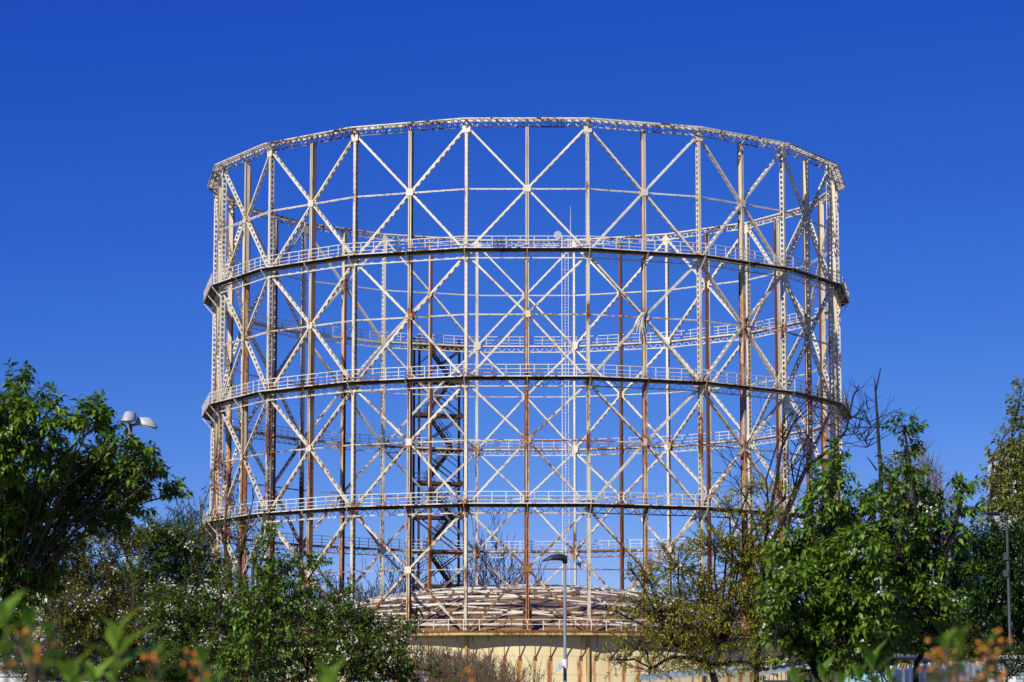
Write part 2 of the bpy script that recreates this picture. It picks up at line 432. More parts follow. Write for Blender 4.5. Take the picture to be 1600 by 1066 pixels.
for i in (1, 2, 3):
    z = LV[i]
    hd = MB(); hd.bar(cornerpt(0.14, z - 0.12, -1), cornerpt(0.14, z - 0.12, 1), 0.14, 0.05)
    wk = hd.ring18(PHI).build('walkway', M_brace, frame)
    d = MB()
    A, B = cornerpt(0.25, z, -1), cornerpt(0.25, z, 1); C, D = cornerpt(W, z, 1), cornerpt(W, z, -1)
    up = Vector((0, 0, 0.045))
    vs = [A - up, B - up, C - up, D - up, A, B, C, D]
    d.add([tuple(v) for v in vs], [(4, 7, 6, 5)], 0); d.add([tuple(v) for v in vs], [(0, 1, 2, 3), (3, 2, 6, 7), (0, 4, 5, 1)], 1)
    d.bar(cornerpt(W + 0.03, z + 0.02, -1), cornerpt(W + 0.03, z + 0.02, 1), 0.085, 0.04, (0, -1, 0), 2)
    d.bar(cornerpt(W - 0.26, z - 0.125, -1), cornerpt(W - 0.26, z - 0.125, 1), 0.15, 0.05, (0, -1, 0), 1)  # dark recessed bar added to deepen the band of shade under the deck edge
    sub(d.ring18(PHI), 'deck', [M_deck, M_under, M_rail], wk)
    sub(railing(W, z, 9).ring18(PHI), 'railing', M_rail, wk)
    sub(warren(0.30, z - 0.20, z - 0.70, 10).ring18(PHI), 'lattice_girder', M_brace, wk)
    for kk in range(36):
        b_ = MB(); rr = RC if kk % 2 else APO; ro = (RC + W / math.cos(R_(10))) if kk % 2 else APO + W
        y0 = -(rr + 0.24)
        b_.bar((0, y0, z - 1.0), (0, -(ro - 0.02), z - 0.12), 0.07, 0.06, (1, 0, 0))
        b_.bar((0, y0, z - 0.10), (0, -(ro - 0.15), z - 0.10), 0.07, 0.08, (0, 0, 1))
        sub(b_.rotz(R_(10 * kk + PHI)), 'bracket', M_rail, wk)
# crown girder: a flat lattice lying outward on top plus an upright one
cg = MB(); z = TOP; CW = 0.82
cg.merge(warren(0.10, z - 0.08, z - 0.56, 9, 0.06))
a0, a1, b0, b1 = cornerpt(0, z, -1), cornerpt(0, z, 1), cornerpt(CW, z, -1), cornerpt(CW, z, 1)
cg.bar(b0, b1, 0.09, 0.10); cg.bar(a0, a1, 0.12, 0.12)
cg.bar(a0.lerp(b0, 0.5) + Vector((0, 0, .02)), a1.lerp(b1, 0.5) + Vector((0, 0, .02)), 0.05, 0.07)
n_ = 16
for j in range(n_):
    p0, p1 = a0.lerp(a1, j / n_), b0.lerp(b1, (j + 0.5) / n_); p2 = a0.lerp(a1, (j + 1) / n_)
    cg.bar(p0, p1, 0.08, 0.05, (0, 0, 1)); cg.bar(p1, p2, 0.08, 0.05, (0, 0, 1))
for j in range(4):
    f_ = j / 4; p0, p1 = a0.lerp(a1, f_), b0.lerp(b1, f_)
    cg.bar(p0, p1, 0.09, 0.07, (0, 0, 1)); cg.bar(p0 + Vector((0, -0.13, -0.62 if j else -0.8)), p1 + Vector((0, 0, -0.05)), 0.075, 0.06, (1, 0, 0))
    cg.bar(p0 + Vector((0, -0.12, -0.1)), p0 + Vector((0, -0.12, -0.56)), 0.07, 0.05)
M_crown = steel('crown_steel', (0.80, 0.76, 0.68), 0.21, (0.14, 0.07, 0.045), 0.0)
cg.ring18(PHI).build('crown_girder', M_crown, frame)
# hooped ladder up the far side, with aerials at its top
def back(px, z, dr=0.0): # point on the inner face of the far side
    d = 250 + APO - 0.7 + dr; return Vector((at(px, 500, d).x, d - 250, z))
l = MB(); p0 = back(878, 11.0); p1 = back(888, 11.0)
for p in (p0, p1): l.bar(p, Vector((p.x, p.y, TOP + 0.3)), 0.055, 0.05)
zz = 11.2
while zz < TOP:
    l.bar(Vector((p0.x, p0.y, zz)), Vector((p1.x, p1.y, zz)), 0.014, 0.014); zz += 0.32
zz = 13.0
while zz < TOP + 0.2:
    pts = [Vector(((p0.x + p1.x) / 2 + 0.36 * math.cos(t), p0.y - 0.45 * math.sin(t) - 0.02, zz)) for t in [math.pi * q / 6 for q in range(7)]]
    for q in range(6): l.bar(pts[q], pts[q + 1], 0.07, 0.012, (0, 0, 1))
    l.bar(Vector((p1.x, p1.y, zz)), Vector((p1.x, p1.y + 0.5, zz)), 0.04, 0.04)
    zz += 2.05
for q in (1, 3, 5):
    t = math.pi * q / 6; x = (p0.x + p1.x) / 2 + 0.36 * math.cos(t); y = p0.y - 0.45 * math.sin(t) - 0.035
    l.bar((x, y, 13.0), (x, y, TOP), 0.035, 0.012)
l.build('ladder', M_rail, frame)
q = back(892, 0); an = MB(); an.tube([(q.x, q.y + .6, TOP - 0.6), (q.x, q.y + .6, TOP + 1.6), (q.x, q.y + .6, TOP + 3.4)], [0.035, 0.025, 0.012], 6); an.build('antenna', M_rail, frame)
q = back(872, 0); di = MB(); cc = Vector((q.x, q.y, TOP + 0.35))
di.loft([[cc + Vector((math.cos(t) * r, y, math.sin(t) * r)) for t in [2 * math.pi * j / 14 for j in range(14)]] for r, y in ((0.42, -0.1), (0.36, 0.0), (0.12, 0.07), (0.05, 0.25))])
di.tube([cc + Vector((0, .2, 0)), cc + Vector((0, .3, -0.9))], 0.03); di.build('dish', M_lampgrey, frame)

# ---- yellow water tank that carries the frame
tank = thing('gasholder_tank', 'round cream yellow tank with rust streaks and railed rim under the white frame', 'tank', (0, 0, 0))
NT = 144; RW = APO - 0.02
def ringpts(r, z, n_=NT): return [(r * math.sin(2 * math.pi * (j + .5) / n_), -r * math.cos(2 * math.pi * (j + .5) / n_), z) for j in range(n_)]
c = MB(); zr = LV[4]
c.loft([ringpts(RW, 0.0), ringpts(RW, zr - 0.36)], 0, False); c.build('wall', M_tank, tank, True)
c = MB(); RO = 0.98
def polyring(r, z): return [tuple(cornerpt(r, z, 1).to_2d().to_3d() + Vector((0, 0, z))) for _ in (0,)]
def pring(r, z):
    rr = (APO + r) / math.cos(R_(10))
    return [(rr * math.sin(R_(10 + 20 * j + PHI)), -rr * math.cos(R_(10 + 20 * j + PHI)), z) for j in range(18)]
c.loft([pring(-1.2, zr - 0.36), pring(RO - 0.02, zr - 0.36), pring(RO - 0.02, zr - 0.06), pring(-1.2, zr - 0.06)], 0, False)
c.add(pring(-1.2, zr - 0.36) + pring(-1.2, zr - 0.06), [(j, j + 18, (j + 1) % 18 + 18, (j + 1) % 18) for j in range(18)])
rim = c.build('rim', M_rim, tank)
c = MB(); c.loft([pring(RO + 0.03, zr - 0.14), pring(RO + 0.03, zr), pring(-1.1, zr)], 0, False); c.add(pring(RO + 0.03, zr - 0.14) + pring(RO - 0.02, zr - 0.14), [(j, j + 18, (j + 1) % 18 + 18, (j + 1) % 18) for j in range(18)])
sub(c, 'rim_cap', M_deck, rim)
railing(RO - 0.05, zr, 8, (0.86, 0.47), 0.88).ring18(PHI + 0).build('railing', M_rail, tank)
M_strut = steel('strut_steel', (0.62, 0.50, 0.30), 0.38, (0.34, 0.13, 0.05), 0.0, 0.6)
s_ = MB(); s_.bar((0, -(APO + RO - 0.03), zr - 0.05), (0, -(RW + 0.02), zr - 2.15), 0.07, 0.07, (1, 0, 0)); s_.abox(-0.13, 0.13, -RW - 0.06, -RW - 0.005, zr - 2.3, zr - 2.0)
me_s = proto_mesh(s_, 'strut', M_strut)
sides = [k_ for k_ in range(18) if k_ <= 4 or k_ >= 14]
for k_ in sides:
    for j in range(8):
        t = -HS + (j + 0.5) * 2 * HS / 8
        rotcopy(me_s, 'strut', tank, 20 * k_ + (j - 3.5) * 2.5)
pl = MB(); pl.abox(-0.17, 0.17, -RW - 0.10, -RW - 0.02, 0, zr - 0.37); pl.abox(-0.05, 0.05, -RW - 0.28, -RW - 0.101, 0, zr - 0.37)
me_p = proto_mesh(pl, 'buttress', M_rim)
for k_ in range(18): rotcopy(me_p, 'buttress', tank, 20 * k_ + 10)

# ---- the sunk gas bell: rusty cap under a white rafter lattice
bell = thing('gas_bell', 'low rusty brown dome with white rafters sunk inside the yellow tank', 'dome', (0, 0, LV[4]))
ZA, ZE, RE = 12.95 + HC, 8.45 + HC, 26.6
def dz(r): return ZA - (ZA - ZE) * (r / RE) ** 2
c = MB(); rs = [RE, RE, 24.5, 22.0, 19.2, 16.4, 13.2, 10, 6.5, 3, 0.4]
c.loft([ringpts(r, (dz(r) - (0.9 if j == 0 else 0)), 72) for j, r in enumerate(rs)])
c.build('roof_plates', M_dome, bell)
c = MB(); rings = [26.3, 22.8, 19.6, 16.3, 13.1, 10.0, 6.6, 3.0]
def dp(r, k_, n_=36, up=0.34): a = 2 * math.pi * k_ / n_; return Vector((r * math.sin(a), -r * math.cos(a), dz(r) + up))
sm = MB()
for k_ in range(18):
    for j in range(len(rings) - 1): c.bar(dp(rings[j], k_, 18), dp(rings[j + 1], k_, 18), 0.13, 0.14, (0, 0, 1))
    for j, r in enumerate(rings):
        c.bar(dp(r, k_, 18), dp(r, k_ + 1, 18), 0.16, 0.14, (0, 0, 1)); c.bar(dp(r, k_, 18, 0.0), dp(r, k_, 18), 0.1, 0.1, (0, -1, 0))
    for j in range(len(rings) - 2):
        s2 = (j + k_) % 2; c.bar(dp(rings[j], k_ + 1 - s2, 18), dp(rings[j + 1], k_ + s2, 18), 0.10, 0.09, (0, 0, 1))
    for e in range(5):          # low ribs added in place of the radial purlins' shadow lines
        for j in range(3 if e else 6):
            sm.bar(dp(rings[j], k_ * 5 + e, 90, 0.03), dp(rings[j + 1], k_ * 5 + e, 90, 0.03), 0.05, 0.10, (0, 0, 1))
sm.build('purlin_shadow_ribs', M_dome, bell)
M_raf = steel('rafter_steel', (0.76, 0.74, 0.68), 0.22, (0.22, 0.11, 0.06), 0.0)
c.build('rafters', M_raf, bell)
rc_ = MB()    # guide roller carriage
for s in (-1, 1):
    pts = [Vector((s * 0.28, -(24.2 + 2.3 * math.sin(t)), zr + 0.2 + 2.0 * (1 - math.cos(t)) * 0.9)) for t in [0.15 * math.pi * q / 2 for q in range(7)]]
    pts = [Vector((s * 0.28, -25.0 - 1.6 * q / 6, zr + 1.9 - 1.8 * (1 - q / 6) ** 2 * 0.5)) for q in range(7)]
    for q in range(6): rc_.bar(pts[q], pts[q + 1], 0.06, 0.22, (0, 0, 1))
    rc_.bar((s * .28, -26.5, zr + 0.1), (s * .28, -26.6, zr + 1.9), 0.09, 0.16, (1, 0, 0))
    rc_.bar((s * .28, -25.2, zr + 0.5), (s * .28, -26.5, zr + 0.9), 0.06, 0.12, (1, 0, 0))
rc_.tube([(-0.2, -26.95, zr + 1.6), (0.2, -26.95, zr + 1.6)], 0.24, 12)
rc_.tube([(-0.34, -26.7, zr + 1.6), (0.34, -26.7, zr + 1.6)], 0.05, 8)
M_carr = steel('carriage_steel', (0.14, 0.11, 0.09), 0.25, (0.12, 0.05, 0.03), 0, dirt=0.0)
me_r = proto_mesh(rc_, 'roller_carriage', M_carr)
for k_ in range(18): rotcopy(me_r, 'roller_carriage', bell, 20 * k_)

# ---- dark stair tower standing against the far side
ta = R_(198); tw, td = 4.75, 1.7
tcx = at(686, 700, 279.2).x; tcy = 279.2 - 250
st = thing('stair_tower', 'dark grey steel stair tower zigzagging up behind the far side of the white frame', 'staircase', (tcx, tcy, 0))
ux, uy = Vector((math.cos(R_(-20)), math.sin(R_(-20)) * -1, 0)), Vector((math.sin(R_(-20)), math.cos(R_(-20)), 0))
ux = Vector((math.cos(R_(20)), math.sin(R_(20)), 0)); uy = Vector((-math.sin(R_(20)), math.cos(R_(20)), 0))
def T(u, v, z): return Vector((tcx, tcy, 0)) + ux * u + uy * v + Vector((0, 0, z))
zt = LV[1]
for su in (-1, 1):
    for sv in (-1, 1):
        m = MB(); m.bar(T(su * tw / 2, sv * td / 2, 0), T(su * tw / 2, sv * td / 2, zt + 1.0), 0.20, 0.20, ux); m.build('leg', M_dark, st)
nl = 12; dzl = 3.40
for i in range(nl):
    z = zt - 0.15 - i * dzl
    m = MB()
    for sv in (-1, 1): m.bar(T(-tw / 2, sv * td / 2, z), T(tw / 2, sv * td / 2, z), 0.30, 0.12, uy)
    for su in (-1, 1): m.bar(T(su * tw / 2, -td / 2, z), T(su * tw / 2, td / 2, z), 0.2, 0.1, ux)
    su = -1 if i % 2 == 0 else 1
    e0, e1 = (su * tw / 2, su * (tw / 2 - 1.75))
    m.box(T((e0 + e1) / 2, 0, z + 0.185), ux * abs(e0 - e1) / 2, uy * td / 2, Vector((0, 0, 0.03)))
    for hh in (0.55, 1.05):
        m.bar(T(e0, -td / 2, z + hh), T(e1, -td / 2, z + hh), 0.04, 0.04, uy); m.bar(T(e0, td / 2, z + hh), T(e1, td / 2, z + hh), 0.04, 0.04, uy)
        m.bar(T(e0, -td / 2, z + hh), T(e0, td / 2, z + hh), 0.04, 0.04, ux)
    m.build('landing', M_dark, st)
    if i == nl - 1: break
    f = MB(); v = -0.42 if i % 2 == 0 else 0.42; ua, ub = su * (tw / 2 - 1.1), -su * (tw / 2 - 1.1)
    for sv in (-1, 1):
        f.bar(T(ua, v + sv * 0.38, z), T(ub, v + sv * 0.38, z - dzl), 0.22, 0.05, uy)
        for hh in (0.55, 1.0): f.bar(T(ua, v + sv * 0.38, z + hh), T(ub, v + sv * 0.38, z - dzl + hh), 0.055, 0.05, uy)
        for q in range(5):
            p = T(ua, v + sv * .38, z).lerp(T(ub, v + sv * .38, z - dzl), q / 4); f.bar(p, p + Vector((0, 0, 1.0)), 0.035, 0.035, uy)
    for q in range(15):
        p = T(ua, v, z).lerp(T(ub, v, z - dzl), (q + 0.5) / 15); f.box(p, ux * 0.13, uy * 0.37, Vector((0, 0, 0.015)))
    f.build('stair_flight', M_dark, st)
    b_ = MB()
    for sv in (-1, 1):
        b_.bar(T(su * tw / 2, sv * td / 2 * 1.02, z - dzl), T(-su * tw / 2, sv * td / 2 * 1.02, z), 0.12, 0.08, uy)
        b_.bar(T(0, sv * td / 2 * 1.03, z), T(su * tw / 2, sv * td / 2 * 1.03, z - dzl * .5), 0.07, 0.05, uy)
    b_.build('tower_brace', M_dark, st)

# ---- torn cloth caught on a plate of the front side
q = P(0, 0.32, MV[1]); rot = Matrix.Rotation(R_(20 + PHI), 3, 'Z')
cl = MB(); rr = random.Random(3)
def W3(x, y, z_): return rot @ Vector((x, q.y + y, q.z + z_))
axis = [Vector((0.12, 0, 0.42)), Vector((-0.10, -.06, 0.40)), Vector((-0.38, -.1, 0.10)), Vector((-0.62, -.12, -0.28)), Vector((-0.86, -.1, -0.70)), Vector((-0.92, -.08, -1.0))]
rads = [.10, .26, .33, .30, .22, .04]; rings_ = []
for i, (c_, ra) in enumerate(zip(axis, rads)):
    rings_.append([W3(c_.x + math.cos(t) * ra * (.8 + .35 * math.sin(5 * t + i * 1.3)), c_.y + math.sin(t) * ra * .45 * (.8 + .4 * math.cos(4 * t + i)), c_.z + math.cos(t) * ra * .45 * (.8 + .35 * math.sin(5 * t + i * 1.3))) for t in [2 * math.pi * j / 20 for j in range(20)]])
cl.loft(rings_)
for x0, z0_, L, wv in ((-.70, -.35, 1.15, .10), (-.52, -.15, 1.7, .10), (-.40, -.1, 2.3, .09), (-.28, .0, 2.0, .10), (-.16, .1, 1.5, .09), (-.80, -.6, .8, .08), (-.60, -.2, 2.0, .07), (-.34, 0, 1.0, .12)):
    rings_ = []; ph = rr.uniform(0, 6)
    for s in range(8):
        f_ = s / 7; x = x0 + .06 * math.sin(4 * f_ + ph); y = -.14 - .05 * math.sin(3 * f_ + ph); wd = wv * (1 - .7 * f_ ** 2); z_ = z0_ - L * f_
        rings_.append([W3(x - wd, y, z_), W3(x - wd * .2, y - .06, z_), W3(x + wd, y + .02, z_), W3(x, y + .03, z_)])
    cl.loft(rings_)
tag(cl.build('torn_cloth', M_cloth, None, True), 'torn dirty white cloth hanging in strips from a plate of the white frame', 'cloth')

# ------------------------------------------------------------------ lamps
def pole(t, base, top, r0, r1, m):
    b_ = MB(); b_.tube([base, (base[0], base[1], base[2] + 1.2), (base[0], base[1], base[2] + 1.25), top], [r0 * 1.25, r0 * 1.2, r0, r1], 12)
    b_.build('pole', m, t, True)
def ell(c, ax, ay, n_=16, up=(0, 0, 0)):
    return [Vector(c) + Vector(ax) * math.cos(2 * math.pi * j / n_) + Vector(ay) * math.sin(2 * math.pi * j / n_) for j in range(n_)]
d = 70.0; tp = at(203, 664, d)
t = thing('street_lamp', 'grey twin headed street lamp rising behind the big leafy tree at left', 'street lamp', (tp.x, tp.y, 0), 'street lamps')
pole(t, (tp.x, tp.y, 0), (tp.x, tp.y, tp.z), 0.085, 0.06, M_polegrey)
def bucket(cx, direction, L, wd, ht, zc):
    """tapered shade: small rounded crown, wide open rim that tilts outward"""
    h = MB(); D = Vector(direction).normalized(); Sd = D.cross(Vector((0, 0, 1))).normalized()
    c0 = Vector((cx[0], cx[1], zc)); rgs = []
    for f_, k1, off in ((0, .99, 0), (0.06, 1.0, 0.0), (0.5, 0.86, -0.05), (0.85, 0.70, -0.11), (0.97, 0.60, -0.13), (1.0, 0.4, -0.13)):
        rgs.append(ell(c0 + D * (off * L) + Vector((0, 0, ht * f_)) + D * 0, D * (L / 2 * k1) + Vector((0, 0, -0.10 * L * (1 - f_))), Sd * (wd / 2 * k1), 20))
    h.loft(rgs); o = h.build('lamp_head', M_lampgrey, t, True)
    gl = MB(); gl.loft([ell(c0 + Vector((0, 0, -0.03)), D * (L / 2 * .86) + Vector((0, 0, -0.10 * L)), Sd * (wd / 2 * .86), 20), ell(c0 + Vector((0, 0, 0.0)), D * (L / 2 * .88) + Vector((0, 0, -0.10 * L)), Sd * (wd / 2 * .88), 20)])
    sub(gl, 'lens', M_glass, o)
q = at(205, 659, d); bucket((q.x, q.y - 0.35), (-0.18, -1, 0), 0.62, 0.37, 0.22, q.z)
q = at(229, 666, d); bucket((q.x, q.y), (1, -0.12, 0), 0.58, 0.40, 0.22, q.z)
a_ = MB(); a_.tube([(tp.x, tp.y, tp.z - .02), (tp.x, tp.y - .2, tp.z + .12)], 0.035, 8); a_.tube([(tp.x, tp.y, tp.z - .02), (q.x - .1, q.y, q.z + 0.08)], 0.035, 8); a_.build('arm', M_polegrey, t, True)

d = 60.0; tp = at(882.5, 876, d)
t = thing('street_lamp', 'street lamp with dark wing shaped head and white camera in front of the yellow tank', 'street lamp', (tp.x, tp.y, 0), 'street lamps')
pole(t, (tp.x, tp.y, 0), tp, 0.042, 0.032, M_polegrey)
def wing(t, a, b_, wd, th, m):
    """flat streetlight head from its root at a to its tip at b_"""
    h = MB(); a = Vector(a); b_ = Vector(b_); D = b_ - a; Sd = Vector((-D.y, D.x, 0)).normalized(); rgs = []
    for f_, k1, k2 in ((0, .25, .7), (.08, .45, 1.0), (.3, .9, 1.0), (.6, 1.0, .8), (.85, .72, .45), (.97, .35, .2), (1, .12, .1)):
        rgs.append([a + D * f_ + Sd * (x * wd / 2 * k1) + Vector((0, 0, z_ * th * k2 + 0.05 * math.sin(math.pi * f_))) for x, z_ in ((-1, 0), (-.75, -.25), (.75, -.25), (1, 0), (.8, .5), (.35, .75), (-.35, .75), (-.8, .5))])
    h.loft(rgs); o = h.build('lamp_head', m, t, True)
    l_ = MB(); cc = a + D * .55; l_.box(cc + Vector((0, 0, -th * .26)), D * .22, Sd * wd * .3, Vector((0, 0, .012))); sub(l_, 'lens', M_glass, o)
wing(t, at(885, 875, d), at(847, 878, d - .12), 0.28, 0.14, M_black)
c = MB(); c.tube([at(882.5, 880, d), at(883, 868, d)], 0.055, 10); c.build('collar', M_black, t, True)
cm = MB(); k1 = at(875, 1041, d - .1); D = (at(869, 1050, d - .4) - k1).normalized()
cm.tube([at(882.5, 1036, d), at(877, 1037, d - .06), k1], [.025, .025, .03], 8); sdv = D.orthogonal().normalized()
cm.box(k1 + D * .06, D * .13, sdv * .05, D.cross(sdv) * .055); cm.tube([at(882.5, 1030, d), at(882.5, 1044, d)], .07, 10); cm.build('camera', M_whiteplastic, t)

d = 75.0; tp = at(1573, 812, d); bs = at(1578, 1000, d); ext = (bs.x - tp.x) / (tp.z - bs.z)
bx = tp.x + ext * tp.z
t = thing('street_lamp', 'slim dark street lamp with two small boxes before the dark ivy hedge at right', 'street lamp', (bx, tp.y, 0), 'street lamps')
pole(t, (bx, tp.y, 0), tp, 0.048, 0.034, M_lampdark)
c = MB(); c.tube([tp, at(1571, 807, d), at(1560, 804, d)], [.05, .045, .04], 8); c.build('arm', M_lampdark, t, True)
wing(t, at(1562, 805, d), at(1528, 806, d - .3), 0.30, 0.07, M_black)
for y0, y1, xx in ((864, 875, 1571.5), (891, 901, 1571)):
    c = MB(); a_, b_ = at(xx, y0, d), at(xx, y1, d); c.box((a_ + b_) / 2, (0.06, 0, 0), (0, .07, 0), (0, 0, (a_.z - b_.z) / 2)); c.build('box', M_lampdark, t)

# ------------------------------------------------------------------ bird
c = MB(); b0 = at(905, 882, 120); sc = 1.0
D = Vector((0.35, -0.2, -0.9)).normalized(); sx = D.orthogonal().normalized(); sy = D.cross(sx)
c.loft([ell(b0 + D * q, sx * r, sy * r, 8) for q, r in ((-.17, .012), (-.10, .035), (-.02, .055), (.05, .05), (.09, .032), (.12, .035), (.15, .02), (.18, .004))])
for s in (-1, 1):
    c.loft([[b0 + sx * s * a_ + D * (e - .02), b0 + sx * s * a_ + D * (e + .09 * k1), b0 + sx * s * a_ + D * (e + .09 * k1) + sy * .008, b0 + sx * s * a_ + D * (e - .02) + sy * .008] for a_, e, k1 in ((.04, -.03, 1), (.12, -.06, .9), (.2, -.12, .2))])
tag(c.build('bird', M_bird, None, True), 'small dark bird swooping in front of the lower braces right of the lamp', 'bird')

# ------------------------------------------------------------------ vegetation helpers
class Leaves:
    def __init__(s): s.P = []; s.A = []; s.U = []; s.L = []; s.W = []
    def add(s, p, a, u, L, W_): s.P.append(p); s.A.append(a); s.U.append(u); s.L.append(L); s.W.append(W_)
    def build(s, name, mat, parent, fold=0.22, droop=0.18):
        P_ = np.array(s.P, dtype=np.float64); A = np.array(s.A, dtype=np.float64); U = np.array(s.U, dtype=np.float64)
        L = np.array(s.L)[:, None]; W_ = np.array(s.W)[:, None]
        A /= np.linalg.norm(A, axis=1, keepdims=True) + 1e-9
        Sd = np.cross(A, U); Sd /= np.linalg.norm(Sd, axis=1, keepdims=True) + 1e-9
        Nn = np.cross(Sd, A)
        n_ = len(P_)
        V = np.stack([P_, P_ + A * L * .42 + Sd * W_ / 2 + Nn * W_ * fold, P_ + A * L * .42 - Sd * W_ / 2 + Nn * W_ * fold, P_ + A * L * .48, P_ + A * L - Nn * L * droop], axis=1).reshape(-1, 3)
        b_ = (np.arange(n_) * 5)[:, None]
        F = np.concatenate([b_ + np.array([[0, 1, 3]]), b_ + np.array([[0, 3, 2]]), b_ + np.array([[1, 4, 3]]), b_ + np.array([[3, 4, 2]])], axis=1).reshape(-1).astype(np.int32)
        return npmesh(name, V, F, 3, mat, parent)
def npmesh(name, V, F, k_, mat, parent):
    me = bpy.data.meshes.new(name); nf = len(F) // k_
    me.vertices.add(len(V)); me.vertices.foreach_set('co', V.reshape(-1).astype(np.float32))
    me.loops.add(len(F)); me.loops.foreach_set('vertex_index', F)
    me.polygons.add(nf); me.polygons.foreach_set('loop_start', np.arange(0, nf * k_, k_, dtype=np.int32))
    me.materials.append(mat); me.update(calc_edges=True); me.validate()
    return link(name, me, parent)
def rv(r): 
    while True:
        v = Vector((r.uniform(-1, 1), r.uniform(-1, 1), r.uniform(-1, 1)))
        if 0.01 < v.length < 1: return v
def wobble(a, b_, n_, amt, r):
    a = Vector(a); b_ = Vector(b_); L = (b_ - a).length; pts = [a]
    for i in range(1, n_):
        pts.append(a.lerp(b_, i / n_) + rv(r) * amt * L)
    pts.append(b_); return pts

DM = 12.0
def leafy(name, label, cat, root_px, d, clumps, leafm, barkm=M_bark, ll=0.09, lw=0.042, dens=60, per=9, shoot=0.26, seed=1, tr=0.09, fork=0.45,
          blossom=0, petal=0.03, depth=0.9, up=0.5, droopy=0.6, group=None, bare=None, dv=.5, trunks=1, spread=0.0):
    r = random.Random(seed)
    cs = []
    for q in clumps:
        px, py, rx, ry = q[:4]; de = q[4] if len(q) > 4 else 1.0
        k_ = d / FPX; a, b_ = rx * k_, ry * k_
        do = q[5] if len(q) > 5 else r.uniform(-1, 1) * min(1.1, (a + b_) * dv)
        p = at(px, py, d + do); cs.append((p, a, b_, max(0.5 * (a + b_), 0.6 * a) * depth, de))
    ctr = sum((x[0] for x in cs), Vector()) / len(cs)
    base = at(root_px, 1100, d); base = Vector((base.x, base.y, 0))
    t = thing(name, label, cat, base, group)
    wood = MB(); lv = Leaves(); bl = Leaves()
    zlow = min(x[0].z - x[2] for x in cs); fz = max(1.0, min(zlow + 0.3, ctr.z * fork + 0.3))
    forks = []
    for j in range(trunks):
        off = Vector((r.uniform(-spread, spread), r.uniform(-spread, spread) * .5, 0))
        fk = Vector((base.x * .55 + ctr.x * .45, base.y, fz)) + off * 1.5
        wood.tube(wobble(base + off, fk, 4, 0.025, r), [tr * 1.25, tr * 1.05, tr, tr * .95, tr * .85], 8); forks.append(fk)
    cs.sort(key=lambda q: min((q[0] - f_).length for f_ in forks))
    nodes = [(f_, tr * .8) for f_ in forks]
    for (p, a, b_, c_, de) in cs:
        a = max(a - .4 * shoot, .35 * a); b_ = max(b_ - .4 * shoot, .35 * b_)
        fk, r0 = min(nodes, key=lambda q: (q[0] - p).length + 0.5 * max(0, q[0].z - p.z) + (0.0 if q[1] > .02 else 9))
        mid = fk.lerp(p, 0.5) + Vector((0, 0, 0.10 * (p - fk).length)) + rv(r) * 0.12 * (p - fk).length
        top = p + Vector((0, 0, b_ * 0.75))
        rl = max(.012, min(r0 * .72, tr * .5)); nodes.append((p, rl * .75))
        wood.tube([fk, fk.lerp(mid, .5) + rv(r) * .05, mid, mid.lerp(p, .5) + rv(r) * .05, p, p.lerp(top, .6) + rv(r) * .05, top], [rl, rl * .95, rl * .9, rl * .8, rl * .7, rl * .35, rl * .1], 6)
        n_ = max(8, int(DM * dens * de * (a * b_ + 0.35 * b_ * c_)))
        subs = []
        for _ in range(min(24, max(3, n_ // 14))):
            v = rv(r); e = p + Vector((v.x * a, v.y * c_, v.z * b_)) * .8
            wood.tube([p + (top - p) * r.uniform(-.3, .6), p.lerp(e, .5) + rv(r) * .05, e], [rl * .3, rl * .2, rl * .08], 4, cap=False); subs.append(e)
        for _ in range(n_):
            v = rv(r); v = v.normalized() * (v.length ** 0.55)
            # lumpy outline
            lump = 0.80 + 0.30 * math.sin(5.1 * v.x + 3.3 * v.z + seed) * math.cos(4.3 * v.y - 2.9 * v.z + p.x * 3)
            sp = p + Vector((v.x * a, v.y * c_, v.z * b_)) * lump
            sdir = (Vector((v.x, v.y, v.z * .7)) + Vector((0, 0, up)) + rv(r) * .5).normalized()
            sl = shoot * r.uniform(.6, 1.3); e = sp + sdir * sl
            wood.tube([sp - sdir * sl * .6, e], [0.006, 0.003], 3, cap=False)
            ax = sdir.orthogonal().normalized(); ay = sdir.cross(ax); ph = r.uniform(0, 6.28)
            for j in range(per):
                f_ = ((j + r.random()) / per) ** .6; an_ = ph + 2.4 * j
                q = sp + sdir * sl * f_
                rad = ax * math.cos(an_) + ay * math.sin(an_)
                A = (rad * .85 + sdir * (.25 + .5 * f_) + Vector((0, 0, -droopy * r.uniform(.3, 1.2)))).normalized()
                U = (Vector((0, 0, 1)) * .8 + rad * .4 + rv(r) * .45)
                s_ = r.uniform(.65, 1.2)
                lv.add(q, A, U, ll * s_, lw * s_)
            if blossom and r.random() < blossom:
                for j in range(r.randint(5, 13)):
                    lv_p = e + rv(r) * .085
                    for _q in range(2): bl.add(lv_p, rv(r), rv(r), petal * r.uniform(.8, 1.3), petal * 1.0)
    for b0_ in (bare or []):
        pts = [at(x, y, d + .1 * i_) for i_, (x, y) in enumerate(b0_[0])]; rr_ = b0_[1]
        wood.tube(pts, [rr_ * (1 - .8 * i_ / (len(pts) - 1)) for i_ in range(len(pts))], 6)
    wood.build('trunk', barkm, t, True)
    lv.build('crown', leafm, t)
    if bl.P: bl.build('blossoms', L_petal, t)
    return t

